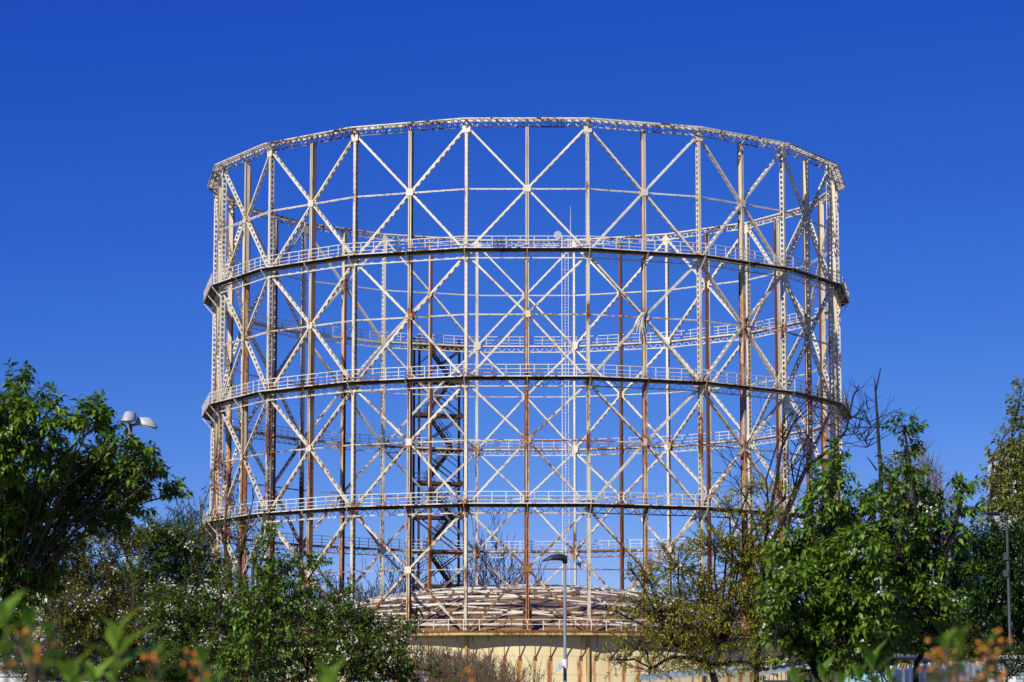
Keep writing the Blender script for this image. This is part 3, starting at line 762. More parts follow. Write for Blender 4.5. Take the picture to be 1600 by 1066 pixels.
def branch(mb, p, dr, L, rad, lev, r, gravity=0.1, nseg=4, kids=3, spread=0.6, minr=0.004):
    pts = [p]; rs_ = [rad]; d_ = Vector(dr).normalized()
    for i in range(nseg):
        d_ = (d_ + rv(r) * .22 + Vector((0, 0, gravity))).normalized(); pts.append(pts[-1] + d_ * L / nseg); rs_.append(max(minr, rad * (1 - .75 * (i + 1) / nseg)))
    mb.tube(pts, rs_, 5 if lev > 1 else 3, cap=False)
    if lev <= 0: return
    for _ in range(kids):
        i = r.randint(1, nseg); o = rv(r); o = (o - d_ * o.dot(d_)).normalized()
        nd = (d_ + o * spread * r.uniform(.6, 1.4)).normalized()
        branch(mb, pts[i], nd, L * r.uniform(.45, .75), max(minr, rs_[i] * .6), lev - 1, r, gravity, nseg, kids, spread, minr)

# ------------------------------------------------------------------ trees and shrubs on the left
leafy('pear_tree', 'big dark green broad leaved tree at the far left, in front of the twin lamp', 'tree', 20, 33, [
    (28, 612, 15, 42, 1.3, -.3), (18, 660, 38, 38, 1.1, -.8), (80, 630, 18, 20, 1.2, -.5), (62, 665, 36, 28, 1.1, -.9), (152, 640, 20, 15, 1.1, -.7), (130, 664, 34, 24, 1.1, -1.0), (148, 668, 26, 22, 1.1, -.9), (212, 714, 18, 14, 1, -.3), (180, 696, 22, 16, 1, -.9),
    (15, 720, 44, 44, 1, -.7), (68, 715, 38, 30, 1.1, .1), (128, 735, 46, 34, 1.2, .9), (180, 735, 38, 32, 1.5, .8), (226, 728, 22, 26, 1.6, .4), (222, 768, 24, 22, 1.6, .6), (240, 745, 12, 20, 1.4, .3), (60, 775, 58, 38, 1.2, 1.0), (145, 778, 46, 36, 1.5, 1.1), (195, 790, 32, 26, 1.6, .9), (170, 825, 40, 24, 1.3, 1.1),
    (276, 772, 7, 12, .9, .4), (-30, 700, 50, 90, 1, -.8), (15, 800, 52, 52, 1.2, .3), (35, 850, 46, 42, 1.2, .9), (-20, 870, 50, 60, 1, .4), (110, 815, 50, 26, 1.2, 1.1), (90, 860, 30, 30, 1, 1.0), (40, 905, 44, 40, 1, .8), (10, 950, 40, 40, 1, .6), (-10, 1000, 50, 50, 1, .6), (75, 900, 24, 30, .8, 1)],
    L_pear, ll=.115, lw=.056, dens=54, per=12, shoot=.2, seed=11, group='broad leaved pear trees', tr=.10, blossom=.02, depth=1.1)
leafy('crab_apple', 'bronze olive shrub with scattered white blossom in front of the white louvred wall', 'shrub', 110, 40, [
    (100, 850, 50, 36), (60, 900, 40, 44), (140, 900, 60, 44), (190, 850, 40, 34), (100, 960, 60, 44), (30, 1010, 40, 40, .6), (160, 1000, 70, 50), (90, 1040, 60, 36), (180, 950, 50, 45), (25, 960, 30, 40, .7), (200, 1050, 60, 40), (45, 1050, 50, 30, .8)],
    L_olive, ll=.058, lw=.032, dens=100, per=9, shoot=.2, seed=12, group='blossoming crab apple shrubs', tr=.06, blossom=.055, petal=.026, droopy=.2, trunks=3, spread=.3)
leafy('crab_apple', 'green shrub thick with white blossom beside the grey lamp pole', 'shrub', 260, 43, [
    (235, 850, 34, 42, 1), (280, 850, 42, 36), (230, 910, 55, 44), (310, 900, 46, 42), (270, 960, 60, 44), (345, 955, 46, 46), (220, 1000, 50, 40), (310, 1020, 66, 48), (385, 1010, 44, 50), (360, 905, 20, 30, .6), (300, 1060, 60, 30), (400, 1060, 50, 30), (240, 1050, 50, 36)],
    L_blossomtree, ll=.065, lw=.036, dens=95, per=9, shoot=.2, seed=13, group='blossoming crab apple shrubs', tr=.07, blossom=.10, petal=.027, droopy=.3, trunks=2, spread=.3)
leafy('elm_tree', 'dark fine leaved tree behind the blossoming shrub, left of the round frame', 'tree', 285, 95, [
    (290, 830, 34, 32), (250, 850, 30, 36), (315, 860, 24, 34), (275, 890, 50, 40), (310, 800, 12, 12, .7), (278, 802, 16, 14), (310, 940, 40, 44), (240, 950, 50, 50), (290, 1000, 60, 50), (190, 920, 40, 50), (150, 990, 60, 70), (230, 1050, 70, 50), (330, 1050, 50, 40), (110, 1060, 50, 50)],
    L_elm, M_barkdark, ll=.10, lw=.05, dens=26, per=8, shoot=.35, seed=14, tr=.16, droopy=.2)
leafy('pear_tree', 'bright green small tree with a side branch reaching over the left frame posts', 'tree', 420, 38, [
    (425, 905, 40, 32), (400, 950, 40, 44), (450, 935, 34, 36), (470, 890, 22, 16, .8), (497, 882, 12, 9, 1.2), (415, 1000, 50, 44), (440, 885, 26, 18), (385, 1040, 50, 36), (430, 830, 8, 22, .35), (400, 870, 14, 18, .5)],
    L_pear2, ll=.088, lw=.046, dens=66, shoot=.2, seed=15, group='broad leaved pear trees', tr=.06, blossom=.02)
leafy('crab_apple', 'low spreading blossoming shrub covering the left part of the tank', 'shrub', 520, 42, [
    (480, 920, 26, 20, .8), (520, 930, 40, 24, .8), (560, 945, 24, 18, .7), (470, 965, 40, 34), (530, 975, 60, 38), (600, 990, 46, 28, .9), (560, 1020, 70, 40), (480, 1030, 60, 40), (630, 992, 24, 16, .8), (440, 1000, 40, 40), (610, 1040, 50, 32, .9), (645, 985, 14, 8, .8), (690, 1052, 24, 18, .7), (540, 1055, 60, 26), (450, 1060, 50, 26), (620, 1060, 40, 20)],
    L_blossomtree, ll=.068, lw=.038, dens=88, per=9, shoot=.22, seed=16, group='blossoming crab apple shrubs', tr=.07, blossom=.10, petal=.03, droopy=.3, trunks=2, spread=.3)
# slender bare stems with a few leaves, in front of the left posts
r = random.Random(21); d = 58
tb = at(365, 1100, d); t = thing('young_tree', 'cluster of slender half bare brown stems before the rusty left posts', 'tree', (tb.x, tb.y, 0))
m = MB(); lv = Leaves()
for x0, x1, yt in ((302, 300, 800), (318, 312, 775), (352, 356, 740), (372, 398, 770), (360, 340, 800), (395, 415, 800), (330, 322, 830), (375, 372, 830)):
    a, b_ = at(x0 * .5 + 182, 1100, d), at(x1, yt, d); a.z = 0
    pts = wobble(a, at(x0, 890, d + .3), 3, .02, r) + wobble(at(x0, 890, d + .3), b_, 4, .02, r)[1:]
    m.tube(pts, [.06 * (1 - .85 * i / (len(pts) - 1)) for i in range(len(pts))], 5)
    for _ in range(9):
        f_ = r.uniform(.45, 1); i = min(len(pts) - 2, int(f_ * (len(pts) - 1))); p = pts[i].lerp(pts[i + 1], r.random())
        e = p + Vector((r.uniform(-.4, .4), r.uniform(-.4, .4), r.uniform(.2, .7))); m.tube([p, p.lerp(e, .5) + rv(r) * .05, e], [.012, .009, .005], 3, cap=False)
        for _q in range(r.randint(3, 9)): lv.add(e + rv(r) * .14, rv(r) + Vector((0, 0, -.3)), Vector((0, 0, 1)) + rv(r) * .5, .075, .04)
m.build('trunk', M_bark, t, True); lv.build('crown', L_blossomtree, t)

# dry brown brush at the foot of the tank
m = MB(); r = random.Random(22)
for _ in range(620):
    px = r.gauss(722, 56); d = r.uniform(88, 104); p = at(px, 1100, d); p.z = 0
    yt = 1006 + max(0, (px - 670) * .22, (650 - px) * .3) + r.uniform(0, 36); h = max(1.2, at(px, yt, d).z)
    e = p + Vector((r.gauss(0, .35), r.gauss(0, .3), h)); pts = wobble(p, e, 4, .03, r); m.tube(pts, [.018, .015, .012, .009, .006], 3, cap=False)
    for _q in range(7):
        q = pts[r.randint(2, 3)].lerp(pts[4], r.random()); e2 = q + Vector((r.gauss(0, .22), r.gauss(0, .2), r.uniform(.1, .55))); m.tube([q, e2], [.009, .004], 3, cap=False)
tag(m.build('dry_brush', M_barkred), 'thicket of dry reddish brown twigs at the foot of the yellow tank', 'brush', kind='stuff')

# bare trees far behind
for i, (lab, specs) in enumerate((('wispy bare winter tree far behind the tank, left of the stair tower', [(590, 905), (570, 900), (620, 915)]),
                                 ('wispy bare winter tree far behind the tank, right of the stair tower', [(752, 890), (775, 885), (790, 900)]))):
    d = 340; r = random.Random(30 + i); b0 = at(specs[0][0], 1000, d); m = MB()
    for px, yt in specs:
        tp = at(px, yt, d); p = Vector((tp.x, tp.y + r.uniform(-1, 1), 0)); h = tp.z
        for _ in range(4):
            branch(m, p, Vector((r.uniform(-.15, .15), r.uniform(-.15, .15), 1)), h * r.uniform(.46, .58), .15, 4, r, .12, 4, 4, .55, .03)
    tag(m.build('bare_tree', M_barkdark), lab, 'tree', 'bare trees far behind the tank')

# ------------------------------------------------------------------ trees on the right
leafy('locust_tree', 'loose yellow green tree with fine leaves covering the right part of the tank', 'tree', 1178, 42, [
    (1060, 880, 44, 34, .42), (1115, 850, 44, 32, .48), (1015, 905, 36, 30, .36), (1090, 925, 54, 38, .5), (1030, 955, 46, 34, .42), (1160, 870, 44, 40, .55), (1150, 940, 50, 40, .6), (1080, 975, 54, 34, .5),
    (1200, 820, 30, 36, .42), (1195, 895, 40, 44, .6), (1130, 1000, 54, 32, .6), (1050, 1005, 46, 30, .48), (1195, 970, 36, 44, .7), (985, 890, 24, 24, .22), (1000, 1005, 44, 28, .38), (1140, 800, 28, 24, .34), (1170, 765, 28, 28, .30),
    (962, 955, 20, 22, .2), (965, 1030, 34, 22, .36), (1100, 1035, 50, 26, .5), (1020, 1045, 44, 20, .4), (1185, 1035, 34, 30, .6), (1225, 780, 22, 28, .3), (1000, 945, 34, 24, .3)],
    L_locust, M_barkdark, ll=.060, lw=.025, dens=150, per=10, shoot=.22, seed=41, tr=.12, droopy=.1, up=.3)
# the bare tree
d = 47; r = random.Random(44); tb = at(1175, 1100, d)
m = MB()
limbs = [([(1178, 1100), (1182, 960), (1192, 880), (1200, 820), (1212, 760), (1222, 700), (1240, 662), (1262, 640)], .085),
         ([(1195, 870), (1220, 820), (1243, 765), (1262, 728), (1300, 700), (1322, 672), (1333, 618), (1343, 603)], .075),
         ([(1200, 800), (1196, 750), (1215, 690), (1232, 668), (1290, 660)], .03), ([(1222, 700), (1222, 660), (1236, 645), (1255, 655)], .025),
         ([(1262, 728), (1250, 745), (1237, 790)], .035), ([(1318, 660), (1340, 648), (1372, 632)], .022), ([(1310, 682), (1335, 678), (1353, 700), (1363, 694)], .02),
         ([(1318, 668), (1345, 680), (1360, 697)], .018), ([(1320, 670), (1350, 668), (1385, 668)], .018), ([(1190, 860), (1170, 790), (1150, 750), (1130, 735)], .03),
         ([(1205, 790), (1180, 740), (1150, 730)], .02), ([(1240, 770), (1252, 720), (1275, 690), (1300, 640)], .03), ([(1243, 765), (1235, 720), (1246, 690)], .025),
         ([(1178, 850), (1150, 820), (1135, 780)], .025), ([(1325, 650), (1352, 655), (1358, 660), (1355, 685), (1350, 690)], .014)]
for pl_, r0 in limbs:
    pts = [at(x + r.uniform(-1, 1), y, d + .12 * i * (1 if r0 > .03 else -1)) for i, (x, y) in enumerate(pl_)]
    if pl_[0][1] > 1090: pts[0].z = 0
    m.tube(pts, [.62 * r0 * (1 - .78 * i / (len(pts) - 1)) for i in range(len(pts))], 7)
    for i in range(1, len(pts)):
        for _ in range(2 if r0 > .03 else 3):
            p = pts[i - 1].lerp(pts[i], r.random()); dr = rv(r); dr.z = abs(dr.z) * .8
            branch(m, p, dr, r.uniform(.25, .7), .011, 1, r, .08, 3, 2, .6, .0035)
t = tag(m.build('bare_tree', M_barkdark, None, True), 'dark leafless tree with crooked limbs crossing the right edge of the frame', 'tree')
leafy('pear_tree', 'tall bright green broad leaved tree in front of the right frame posts', 'tree', 1280, 32, [
    (1303, 720, 16, 22, 1.1), (1300, 755, 30, 30), (1285, 800, 40, 34), (1335, 805, 34, 34), (1300, 845, 60, 40), (1255, 870, 50, 36), (1225, 870, 34, 30, .9), (1340, 870, 44, 44),
    (1290, 905, 70, 44), (1235, 930, 46, 44), (1330, 940, 60, 50), (1270, 975, 70, 44), (1215, 990, 30, 36, .9), (1320, 1000, 56, 36), (1290, 1020, 40, 20, .7), (1235, 1010, 24, 24, .8), (1390, 770, 26, 26, .45, 1.2), (1360, 990, 40, 40), (1270, 1045, 40, 18, .7), (1345, 1030, 44, 24, .8), (1365, 900, 34, 40), (1375, 1010, 30, 30, .8)],
    L_pear, M_barkdark, ll=.108, lw=.054, dens=44, per=12, shoot=.2, dv=1.1, seed=42, group='broad leaved pear trees', tr=.075, blossom=.03, depth=1.1)
leafy('pear_tree', 'green broad leaved tree with a tall thin leafy spire and a dead bare leader', 'tree', 1420, 34, [
    (1413, 672, 9, 16, 2.2), (1416, 705, 13, 26, 1.7), (1425, 745, 20, 30, 1.3), (1385, 745, 20, 22, 1), (1385, 790, 28, 30, 1), (1430, 795, 34, 32), (1470, 790, 22, 24, .8), (1506, 760, 11, 18, 1.5), (1500, 795, 20, 28, 1), (1465, 840, 44, 38),
    (1400, 850, 44, 44), (1505, 840, 16, 30, .8), (1440, 895, 56, 44), (1490, 905, 30, 30, .9), (1390, 930, 50, 50), (1455, 950, 56, 36), (1415, 985, 54, 30, .8), (1515, 895, 16, 12, .8), (1345, 780, 20, 18, .5), (1400, 1005, 50, 28, .9), (1460, 990, 40, 24, .8), (1370, 850, 26, 30, .8), (1380, 890, 34, 34)],
    L_pear2, M_barkdark, ll=.102, lw=.05, dens=44, per=12, shoot=.2, dv=1.1, seed=43, group='broad leaved pear trees', tr=.075, blossom=.05, depth=1.0,
    bare=[([(1385, 860), (1378, 790), (1375, 720), (1371, 660), (1368, 612), (1376, 576)], .034), ([(1368, 612), (1366, 588)], .012), ([(1373, 668), (1385, 666)], .01), ([(1370, 735), (1358, 718), (1354, 714)], .012)])
# fine twiggy tree behind the pear
d = 60; r = random.Random(45); m = MB(); b0 = at(1440, 1100, d)
for _ in range(90):
    px = r.gauss(1428, 38); p = at(px * .8 + 1430 * .2, 850, d + r.uniform(-1.5, 1.5)); yt = 690 + abs(px - 1430) * 1.2 + r.uniform(0, 60)
    e = at(px, yt, d + r.uniform(-1.5, 1.5)); pts = wobble(p, e, 4, .02, r); m.tube(pts, [.016, .013, .011, .008, .005], 3, cap=False)
    for q in pts[1:]:
        for _k in range(3): m.tube([q, q + Vector((r.gauss(0, .13), r.gauss(0, .13), r.uniform(.1, .45)))], [.007, .004], 3, cap=False)
m.tube([(b0.x, b0.y, 0), at(1432, 950, d), at(1430, 830, d)], [.16, .12, .06], 8)
for _ in range(14):
    m.tube([at(1432, 960, d), at(1430 + r.gauss(0, 22), 900, d), at(1430 + r.gauss(0, 40), 840, d + r.uniform(-1.2, 1.2))], [.06, .04, .018], 5, cap=False)
tag(m.build('bare_tree', M_barkred), 'fine upright reddish twigs of a bare tree behind the leafy spire', 'tree')
leafy('ivy_hedge', 'dense dark green ivy covered hedge behind the slim lamp at the right edge', 'hedge', 1560, 80, [
    (1560, 850, 50, 36, 1.2), (1525, 875, 40, 40), (1590, 880, 50, 60), (1510, 930, 44, 54), (1560, 930, 60, 60), (1610, 930, 50, 80), (1530, 985, 60, 44), (1590, 990, 50, 40), (1480, 980, 40, 50), (1500, 850, 30, 26, .7), (1440, 960, 50, 60)],
    L_ivy, M_barkdark, ll=.13, lw=.08, dens=34, per=8, shoot=.3, seed=46, tr=.15, droopy=.5, depth=.6)
leafy('plane_tree', 'loose pale olive tree standing above the ivy hedge at the right edge', 'tree', 1605, 100, [
    (1592, 625, 14, 18, .9), (1598, 660, 20, 26, .8), (1580, 690, 26, 22, .8), (1602, 715, 30, 36, .9), (1568, 725, 20, 20, .7), (1590, 760, 40, 30), (1556, 770, 20, 22, .8), (1565, 800, 30, 22, .9), (1602, 800, 36, 30, 1), (1552, 712, 8, 10, .8), (1545, 790, 12, 12, .7), (1596, 604, 10, 8, .9), (1625, 740, 40, 80), (1550, 745, 12, 14, 1), (1575, 740, 22, 30, 1), (1585, 790, 34, 30, 1), (1548, 805, 22, 16, .9), (1588, 655, 12, 22, 1)],
    L_edge, M_bark, ll=.17, lw=.115, dens=12, per=8, shoot=.42, seed=47, tr=.18, droopy=.3, depth=.9)
leafy('privet', 'low dark green bush in front of the white box at the right edge', 'shrub', 1590, 30, [(1575, 1050, 30, 22), (1605, 1040, 36, 30), (1535, 1062, 26, 14)],
    L_ivy, M_barkdark, ll=.04, lw=.022, dens=150, per=9, shoot=.14, seed=48, tr=.03, droopy=.1)
leafy('bramble', 'tangled brown and green bramble behind the white fence', 'shrub', 1440, 62, [(1400, 1000, 40, 24, .7), (1450, 1000, 46, 26, .7), (1500, 1005, 40, 24, .8), (1360, 1005, 40, 24, .7), (1310, 1015, 40, 24, .5), (1385, 950, 34, 40, .9), (1340, 965, 40, 40, .9), (1400, 1035, 50, 24, 1), (1470, 1040, 50, 24, 1), (1340, 1040, 50, 24, .9), (1280, 1045, 40, 20, .7), (1540, 1030, 50, 24, 1)],
    L_olive, M_barkdark, ll=.10, lw=.06, dens=130, per=7, shoot=.4, seed=49, tr=.04, droopy=.3)

# ------------------------------------------------------------------ buildings, walls, fences
def facing(px0, px1, ytop, d0, d1=None):
    d1 = d1 or d0; a, b_ = at(px0, ytop, d0), at(px1, ytop, d1); return a, b_
# white louvred building behind the left shrubs
a, b_ = facing(-40, 76, 888, 75); h = a.z
t = thing('louvred_building', 'white building wall of horizontal louvres behind the bronze shrub at left', 'building', ((a.x + b_.x) / 2, a.y + 4, 0))
m = MB(); m.abox(a.x, b_.x, a.y, a.y + 8, 0, h); m.build('wall', M_greywall, t)
m = MB(); z = .3
while z < h - .1:
    m.box(((a.x + b_.x) / 2, a.y - .07, z), ((b_.x - a.x) / 2, 0, 0), (0, .055, .035), (0, -.005, .07)); z += .21
m.build('louvres', M_whitewall, t)
m = MB(); m.abox(a.x - .1, b_.x + .1, a.y - .2, a.y + 8.1, h + .003, h + .16); m.build('roof', M_whitewall, t)
# grey wall low at left
a, b_ = facing(60, 345, 1056, 48)
t = thing('garden_wall', 'low grey panel wall with a dark coping under the left shrubs', 'wall', ((a.x + b_.x) / 2, a.y, 0)); h = a.z
m = MB(); n_ = 7; wd = (b_.x - a.x) / n_
for i in range(n_): m.abox(a.x + i * wd + .012, a.x + (i + 1) * wd - .012, a.y, a.y + .14, 0, h - .06)
m.build('panels', M_greywall, t); m = MB(); m.abox(a.x - .03, b_.x + .03, a.y - .04, a.y + .19, h - .057, h); m.build('coping', M_black, t)
a, b_ = facing(545, 605, 1055, 46)
t = thing('metal_cabinet', 'grey metal cabinet top showing under the spreading blossoming shrub', 'cabinet', ((a.x + b_.x) / 2, a.y + .3, 0))
m = MB(); m.abox(a.x, b_.x, a.y, a.y + .6, 0, a.z - .05); m.build('body', M_lampgrey, t); m = MB(); m.abox(a.x - .05, b_.x + .05, a.y - .06, a.y + .66, a.z - .047, a.z); m.build('lid', M_polegrey, t)
# corrugated roofs at the right
def corr_roof(name, label, px0, px1, y0, y1, yb, d, mat, wallm):
    a, b_ = at(px0, y0, d), at(px1, y1, d); bk0, bk1 = at(px0, y0, d + 3.5), at(px1, y1, d + 3.5)
    t = thing(name, label, 'shed', ((a.x + b_.x) / 2, a.y + 1.7, 0), 'corrugated roofed sheds'); n_ = int((b_ - a).length / .06); m = MB(); top = []; bot = []
    for j in range(2):
        for i in range(n_ + 1):
            f_ = i / n_; p = a.lerp(b_, f_) if j == 0 else bk0.lerp(bk1, f_); zz = a.lerp(b_, f_).z + (.010 if i % 2 else -.010) + (0.16 if j else -.02); top.append((p.x, p.y - (.25 if j == 0 else 0), zz)); bot.append((p.x, p.y - (.25 if j == 0 else 0), zz - .02))
    k_ = n_ + 1
    m.add(top, [(i, i + 1, i + 1 + k_, i + k_) for i in range(n_)]); m.add(bot, [(i, i + k_, i + 1 + k_, i + 1) for i in range(n_)])
    m.add(top[:k_] + bot[:k_], [(i, i + k_, i + 1 + k_, i + 1) for i in range(n_)])
    m.build('roof', mat, t)
    zc = min(a.z, b_.z) - .10
    m = MB(); m.abox(a.x + .1, b_.x - .1, a.y, a.y + 3.3, 0, zc); m.build('wall', wallm, t)
corr_roof('shed', 'shed with grey green corrugated roof below the yellow green tree', 1000, 1175, 1062, 1046, 1066, 46, M_roof, M_greywall)
corr_roof('shed', 'shed with pale corrugated roof edge below the bright green tree', 1184, 1296, 1052, 1036, 1066, 41, M_roof, M_cream)
a, b_ = facing(1196, 1228, 1031, 52)
t = thing('cream_container', 'cream ribbed container behind the pale shed roof', 'container', ((a.x + b_.x) / 2, a.y + 1, 0))
m = MB(); m.abox(a.x, b_.x, a.y, a.y + 2.4, 0, a.z - .04)
for i in range(5): x = a.x + (i + .5) * (b_.x - a.x) / 5; m.abox(x - .02, x + .02, a.y - .03, a.y - .002, 0, a.z - .06)
m.build('body', M_cream, t); m = MB(); m.abox(a.x - .04, b_.x + .04, a.y - .05, a.y + 2.45, a.z - .037, a.z + .02); m.build('roof', M_cream, t)
# white sheet fence
a, b_ = at(1392, 1038, 44), at(1575, 1028, 50)
t = thing('sheet_fence', 'white ribbed sheet metal fence with dark gaps along the right bottom', 'fence', ((a.x + b_.x) / 2, (a.y + b_.y) / 2, 0))
n_ = 17; D = b_ - a; Dh = Vector((D.x, D.y, 0)).normalized(); Nh = Vector((Dh.y, -Dh.x, 0)); r = random.Random(5)
for i in range(n_):
    m = MB(); p = a.lerp(b_, i / n_); q = a.lerp(b_, (i + .90) / n_); h = p.z - .03 + r.uniform(-.03, .03); wd = (q - p).length
    c = (p + q) / 2; m.box((c.x, c.y, h / 2), Dh * wd / 2, Nh * .012, Vector((0, 0, h / 2)))
    for k_ in (-.7, .7): cc = c + Dh * wd / 2 * k_ + Nh * .016; m.box((cc.x, cc.y, h / 2), Dh * .018, Nh * .006, Vector((0, 0, h / 2 - .01)))
    m.build('panel', M_fence, t)
m = MB(); q0, q1 = a - Nh * .06, b_ - Nh * .06; m.bar((q0.x, q0.y, q0.z - .10), (q1.x, q1.y, q1.z - .10), .08, .06, Nh); m.bar((q0.x, q0.y, .6), (q1.x, q1.y, .6), .08, .06, Nh); m.build('rail', M_polegrey, t)
# striped bar
a, b_ = at(1405, 1040, 43.5), at(1418, 1040, 43.5)
m = MB(); n_ = 5
t = thing('barrier_bar', 'short black and yellow striped bar on top of the white fence end', 'barrier', ((a.x + b_.x) / 2, a.y, 0))
m.abox(a.x, b_.x, a.y - .02, a.y + .02, a.z - .035, a.z + .035); m.build('bar', M_yellow, t)
m = MB()
for i in range(3):
    x = a.x + (i + .5) * (b_.x - a.x) / 3; m.box((x, a.y - .023, a.z), (.014, 0, .004), (0, .002, 0), (.016, 0, .034))
m.build('stripes', M_black, t)
m = MB(); m.abox(a.x + .05, a.x + .08, a.y - .016, a.y + .016, 0, a.z - .036); m.build('post', M_polegrey, t)
# grey pipe / gutter
a, b_ = at(1378, 1024, 52), at(1462, 1031, 54)
t = thing('drain_pipe', 'dark grey pipe on stands lying level behind the white fence', 'pipe', ((a.x + b_.x) / 2, a.y, 0))
m = MB(); m.tube([a, a.lerp(b_, .5), b_], .055, 12); m.tube([a + (a - b_).normalized() * .02, a + (b_ - a).normalized() * .12], .085, 12); m.build('tube', M_polegrey, t, True)
for f_ in (.15, .85):
    m = MB(); p = a.lerp(b_, f_); m.abox(p.x - .03, p.x + .03, p.y - .03, p.y + .03, 0, p.z - .05); m.build('stand', M_black, t)
# white box at the right edge
a, b_ = facing(1567, 1625, 1026, 47)
t = thing('white_cabin', 'small white cabin with ribbed door standing at the right end of the fence', 'cabin', ((a.x + b_.x) / 2, a.y + .8, 0))
m = MB(); m.abox(a.x, b_.x, a.y, a.y + 1.6, 0, a.z - .04); m.build('wall', M_whitewall, t)
m = MB(); m.abox(a.x - .05, b_.x + .05, a.y - .06, a.y + 1.65, a.z - .037, a.z + .02); m.build('roof', M_whitewall, t)
m = MB()
for i in range(9): z = a.z - .16 - i * .06; m.abox(a.x + .2, a.x + .55, a.y - .025, a.y - .002, z - .02, z + .02)
m.build('vent', M_lampgrey, t)
# pale tower block glimpsed through the tree at the right edge
a, b_ = facing(1581, 1680, 700, 230); h = a.z
t = thing('tower_block', 'pale apartment tower glimpsed through the olive tree at the right edge', 'building', ((a.x + b_.x) / 2, a.y + 6, 0))
m = MB(); m.abox(a.x, b_.x, a.y, a.y + 12, 0, h); m.build('wall', M_whitewall, t)
m = MB(); m.abox(a.x - .2, b_.x + .2, a.y - .3, a.y + 12.2, h + .003, h + .4); m.build('roof', M_lampgrey, t)
wm = MB(); wm.abox(-.5, .5, -.06, -.003, -.7, .7); me_w = proto_mesh(wm, 'window', M_black)
for i in range(7):
    for j in range(3):
        o = bpy.data.objects.new('window', me_w); COL.objects.link(o); o.parent = t; o.matrix_parent_inverse = Matrix.Translation(-Vector(t.location)); o.location = (a.x + .9 + j * 1.9, a.y, h - 1.9 - i * 3)

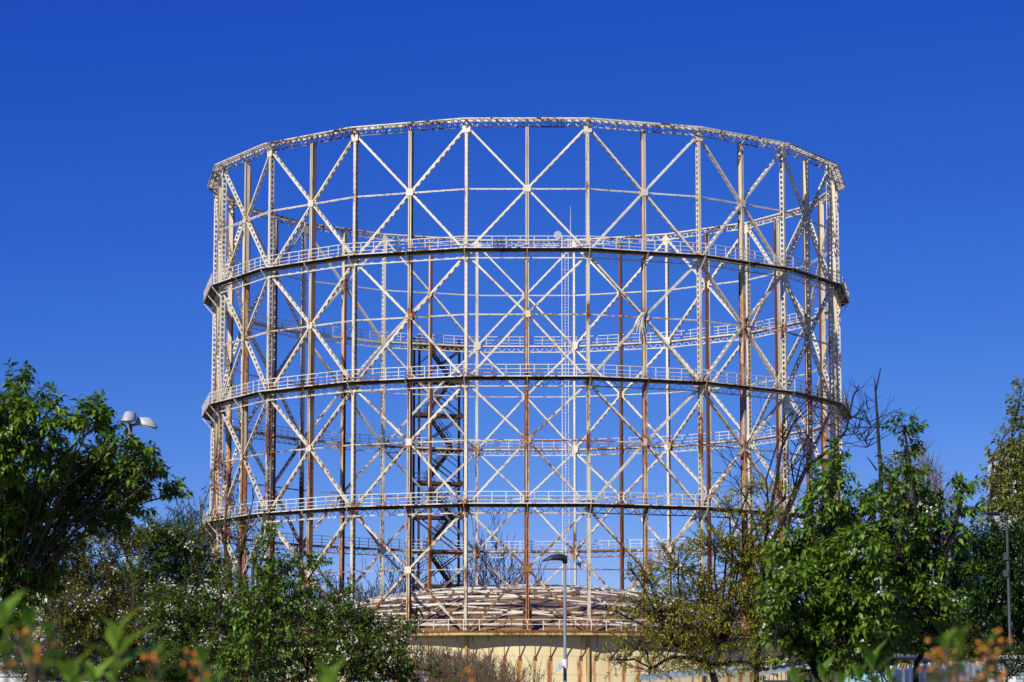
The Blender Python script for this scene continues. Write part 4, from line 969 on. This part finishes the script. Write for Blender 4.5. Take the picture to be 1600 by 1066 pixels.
# ------------------------------------------------------------------ near shrubs, out of focus
def sprig_shrub(label, d, sprigs, seed, berries=(), leafm=L_fore, ll=.055, lw=.024, low=True):
    r = random.Random(seed); cx = sum(s[0] for s in sprigs) / len(sprigs); b0 = at(cx, 1100, d); base = Vector((b0.x, b0.y, 0))
    t = thing('berry_shrub', label, 'shrub', base, 'blurred shrubs close to the camera'); wood = MB(); lv = Leaves(); old = Leaves(); be = MB()
    for px, py, sz in sprigs:
        tip = at(px, py, d + r.uniform(-.3, .3)); stem = tip + Vector((r.uniform(-.03, .03), r.uniform(-.05, .05), -.28)); g0 = base + Vector(((tip.x - base.x) * .5, r.uniform(-.1, .1), 0))
        pts = [g0, g0.lerp(stem, .5) + rv(r) * .04, stem, stem.lerp(tip, .6), tip - Vector((0, 0, .02 * sz))]
        wood.tube(pts, [.011, .008, .005, .0035, .002], 5)
        for j in range(9):
            an_ = 2.4 * j + r.uniform(-.3, .3); f_ = j / 9; p = tip - Vector((0, 0, .075 * sz * (1 - f_) + .02)); el = .25 + 1.0 * f_
            A = Vector((math.cos(an_) * math.cos(el), math.sin(an_) * math.cos(el) * .8, math.sin(el))); lv.add(p, A, Vector((0, 0, 1)) + rv(r) * .2 - A * .2, ll * sz * r.uniform(.7, 1.1), lw * sz)
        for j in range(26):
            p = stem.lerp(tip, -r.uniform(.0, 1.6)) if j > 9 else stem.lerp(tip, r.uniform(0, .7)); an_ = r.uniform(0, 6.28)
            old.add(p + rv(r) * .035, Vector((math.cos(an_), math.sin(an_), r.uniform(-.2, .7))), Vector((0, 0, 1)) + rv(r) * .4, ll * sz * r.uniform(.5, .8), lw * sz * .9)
    for px, py, n_ in berries:
        c_ = at(px, py, d + r.uniform(-.1, .1)); be = MB()
        for j in range(n_):
            p = c_ + rv(r) * .020; rr_ = r.uniform(.0030, .0044)
            be.loft([ell(p + Vector((0, 0, rr_ * math.sin(q))), Vector((rr_ * math.cos(q), 0, 0)), Vector((0, rr_ * math.cos(q), 0)), 7) for q in (-1.4, -.7, 0, .7, 1.4)])
        be.build('berry_cluster', L_berry, t, True)
        g1 = Vector((c_.x, c_.y + .03, c_.z - .5)); wood.tube([g1, c_.lerp(g1, .4) + rv(r) * .02, c_], [.005, .004, .002], 4)
        for j in range(7): an_ = r.uniform(0, 6.28); old.add(c_ + rv(r) * .03 + Vector((0, 0, -.02)), Vector((math.cos(an_), math.sin(an_), r.uniform(-.4, .5))), Vector((0, 0, 1)) + rv(r) * .4, ll * .55, lw * .8)
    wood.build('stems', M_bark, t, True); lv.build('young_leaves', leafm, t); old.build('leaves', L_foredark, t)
sprig_shrub('blurred shrub with orange berries at the bottom left corner', 3.9, [(10, 935, 1.1), (48, 945, .8), (78, 960, .8), (-20, 965, 1.0)], 61, [(50, 1018, 9), (68, 1004, 7), (8, 1045, 8), (30, 990, 4)], L_fore, .048, .024)
sprig_shrub('blurred fresh green sprigs with pointed leaves, bottom left', 5.0, [(183, 978, 1.3), (112, 1036, 1.0), (150, 1046, .9)], 62, [], L_foremid, .085, .033)
sprig_shrub('blurred thin sprigs with orange berries under the left posts', 4.3, [(248, 990, .9), (318, 1000, 1.0), (340, 1040, .8)], 63, [(303, 1028, 9), (314, 1050, 12), (236, 1030, 4)], L_fore, .05, .02)
sprig_shrub('blurred round green tuft at the bottom, left of the dry brush', 4.0, [(520, 1034, 1.1), (505, 1050, .8)], 64, [], L_foremid, .045, .028)
sprig_shrub('clear pointed green sprigs in a row, bottom right', 7.5, [(1243, 1046, .9), (1287, 1040, 1.0), (1365, 1022, 1.2), (1345, 1044, 1.0), (1392, 1042, .9), (1318, 1052, .9)], 65, [], L_fore, .075, .026)
sprig_shrub('blurred shrub thick with orange berries at the bottom right', 4.4, [(1478, 978, 1.0), (1500, 975, .9), (1545, 985, .8), (1465, 1000, .8)], 66, [(1460, 1018, 9), (1492, 1003, 5), (1470, 1042, 8), (1453, 1060, 8), (1553, 1026, 6), (1538, 1014, 4), (1560, 1000, 5), (1525, 1052, 8), (1562, 1052, 8), (1486, 1060, 6)], L_fore, .042, .02)
sprig_shrub('blurred small tuft with a few orange berries below the dry brush', 4.6, [(705, 1052, .8)], 67, [(724, 1062, 5)], L_fore, .04, .02)
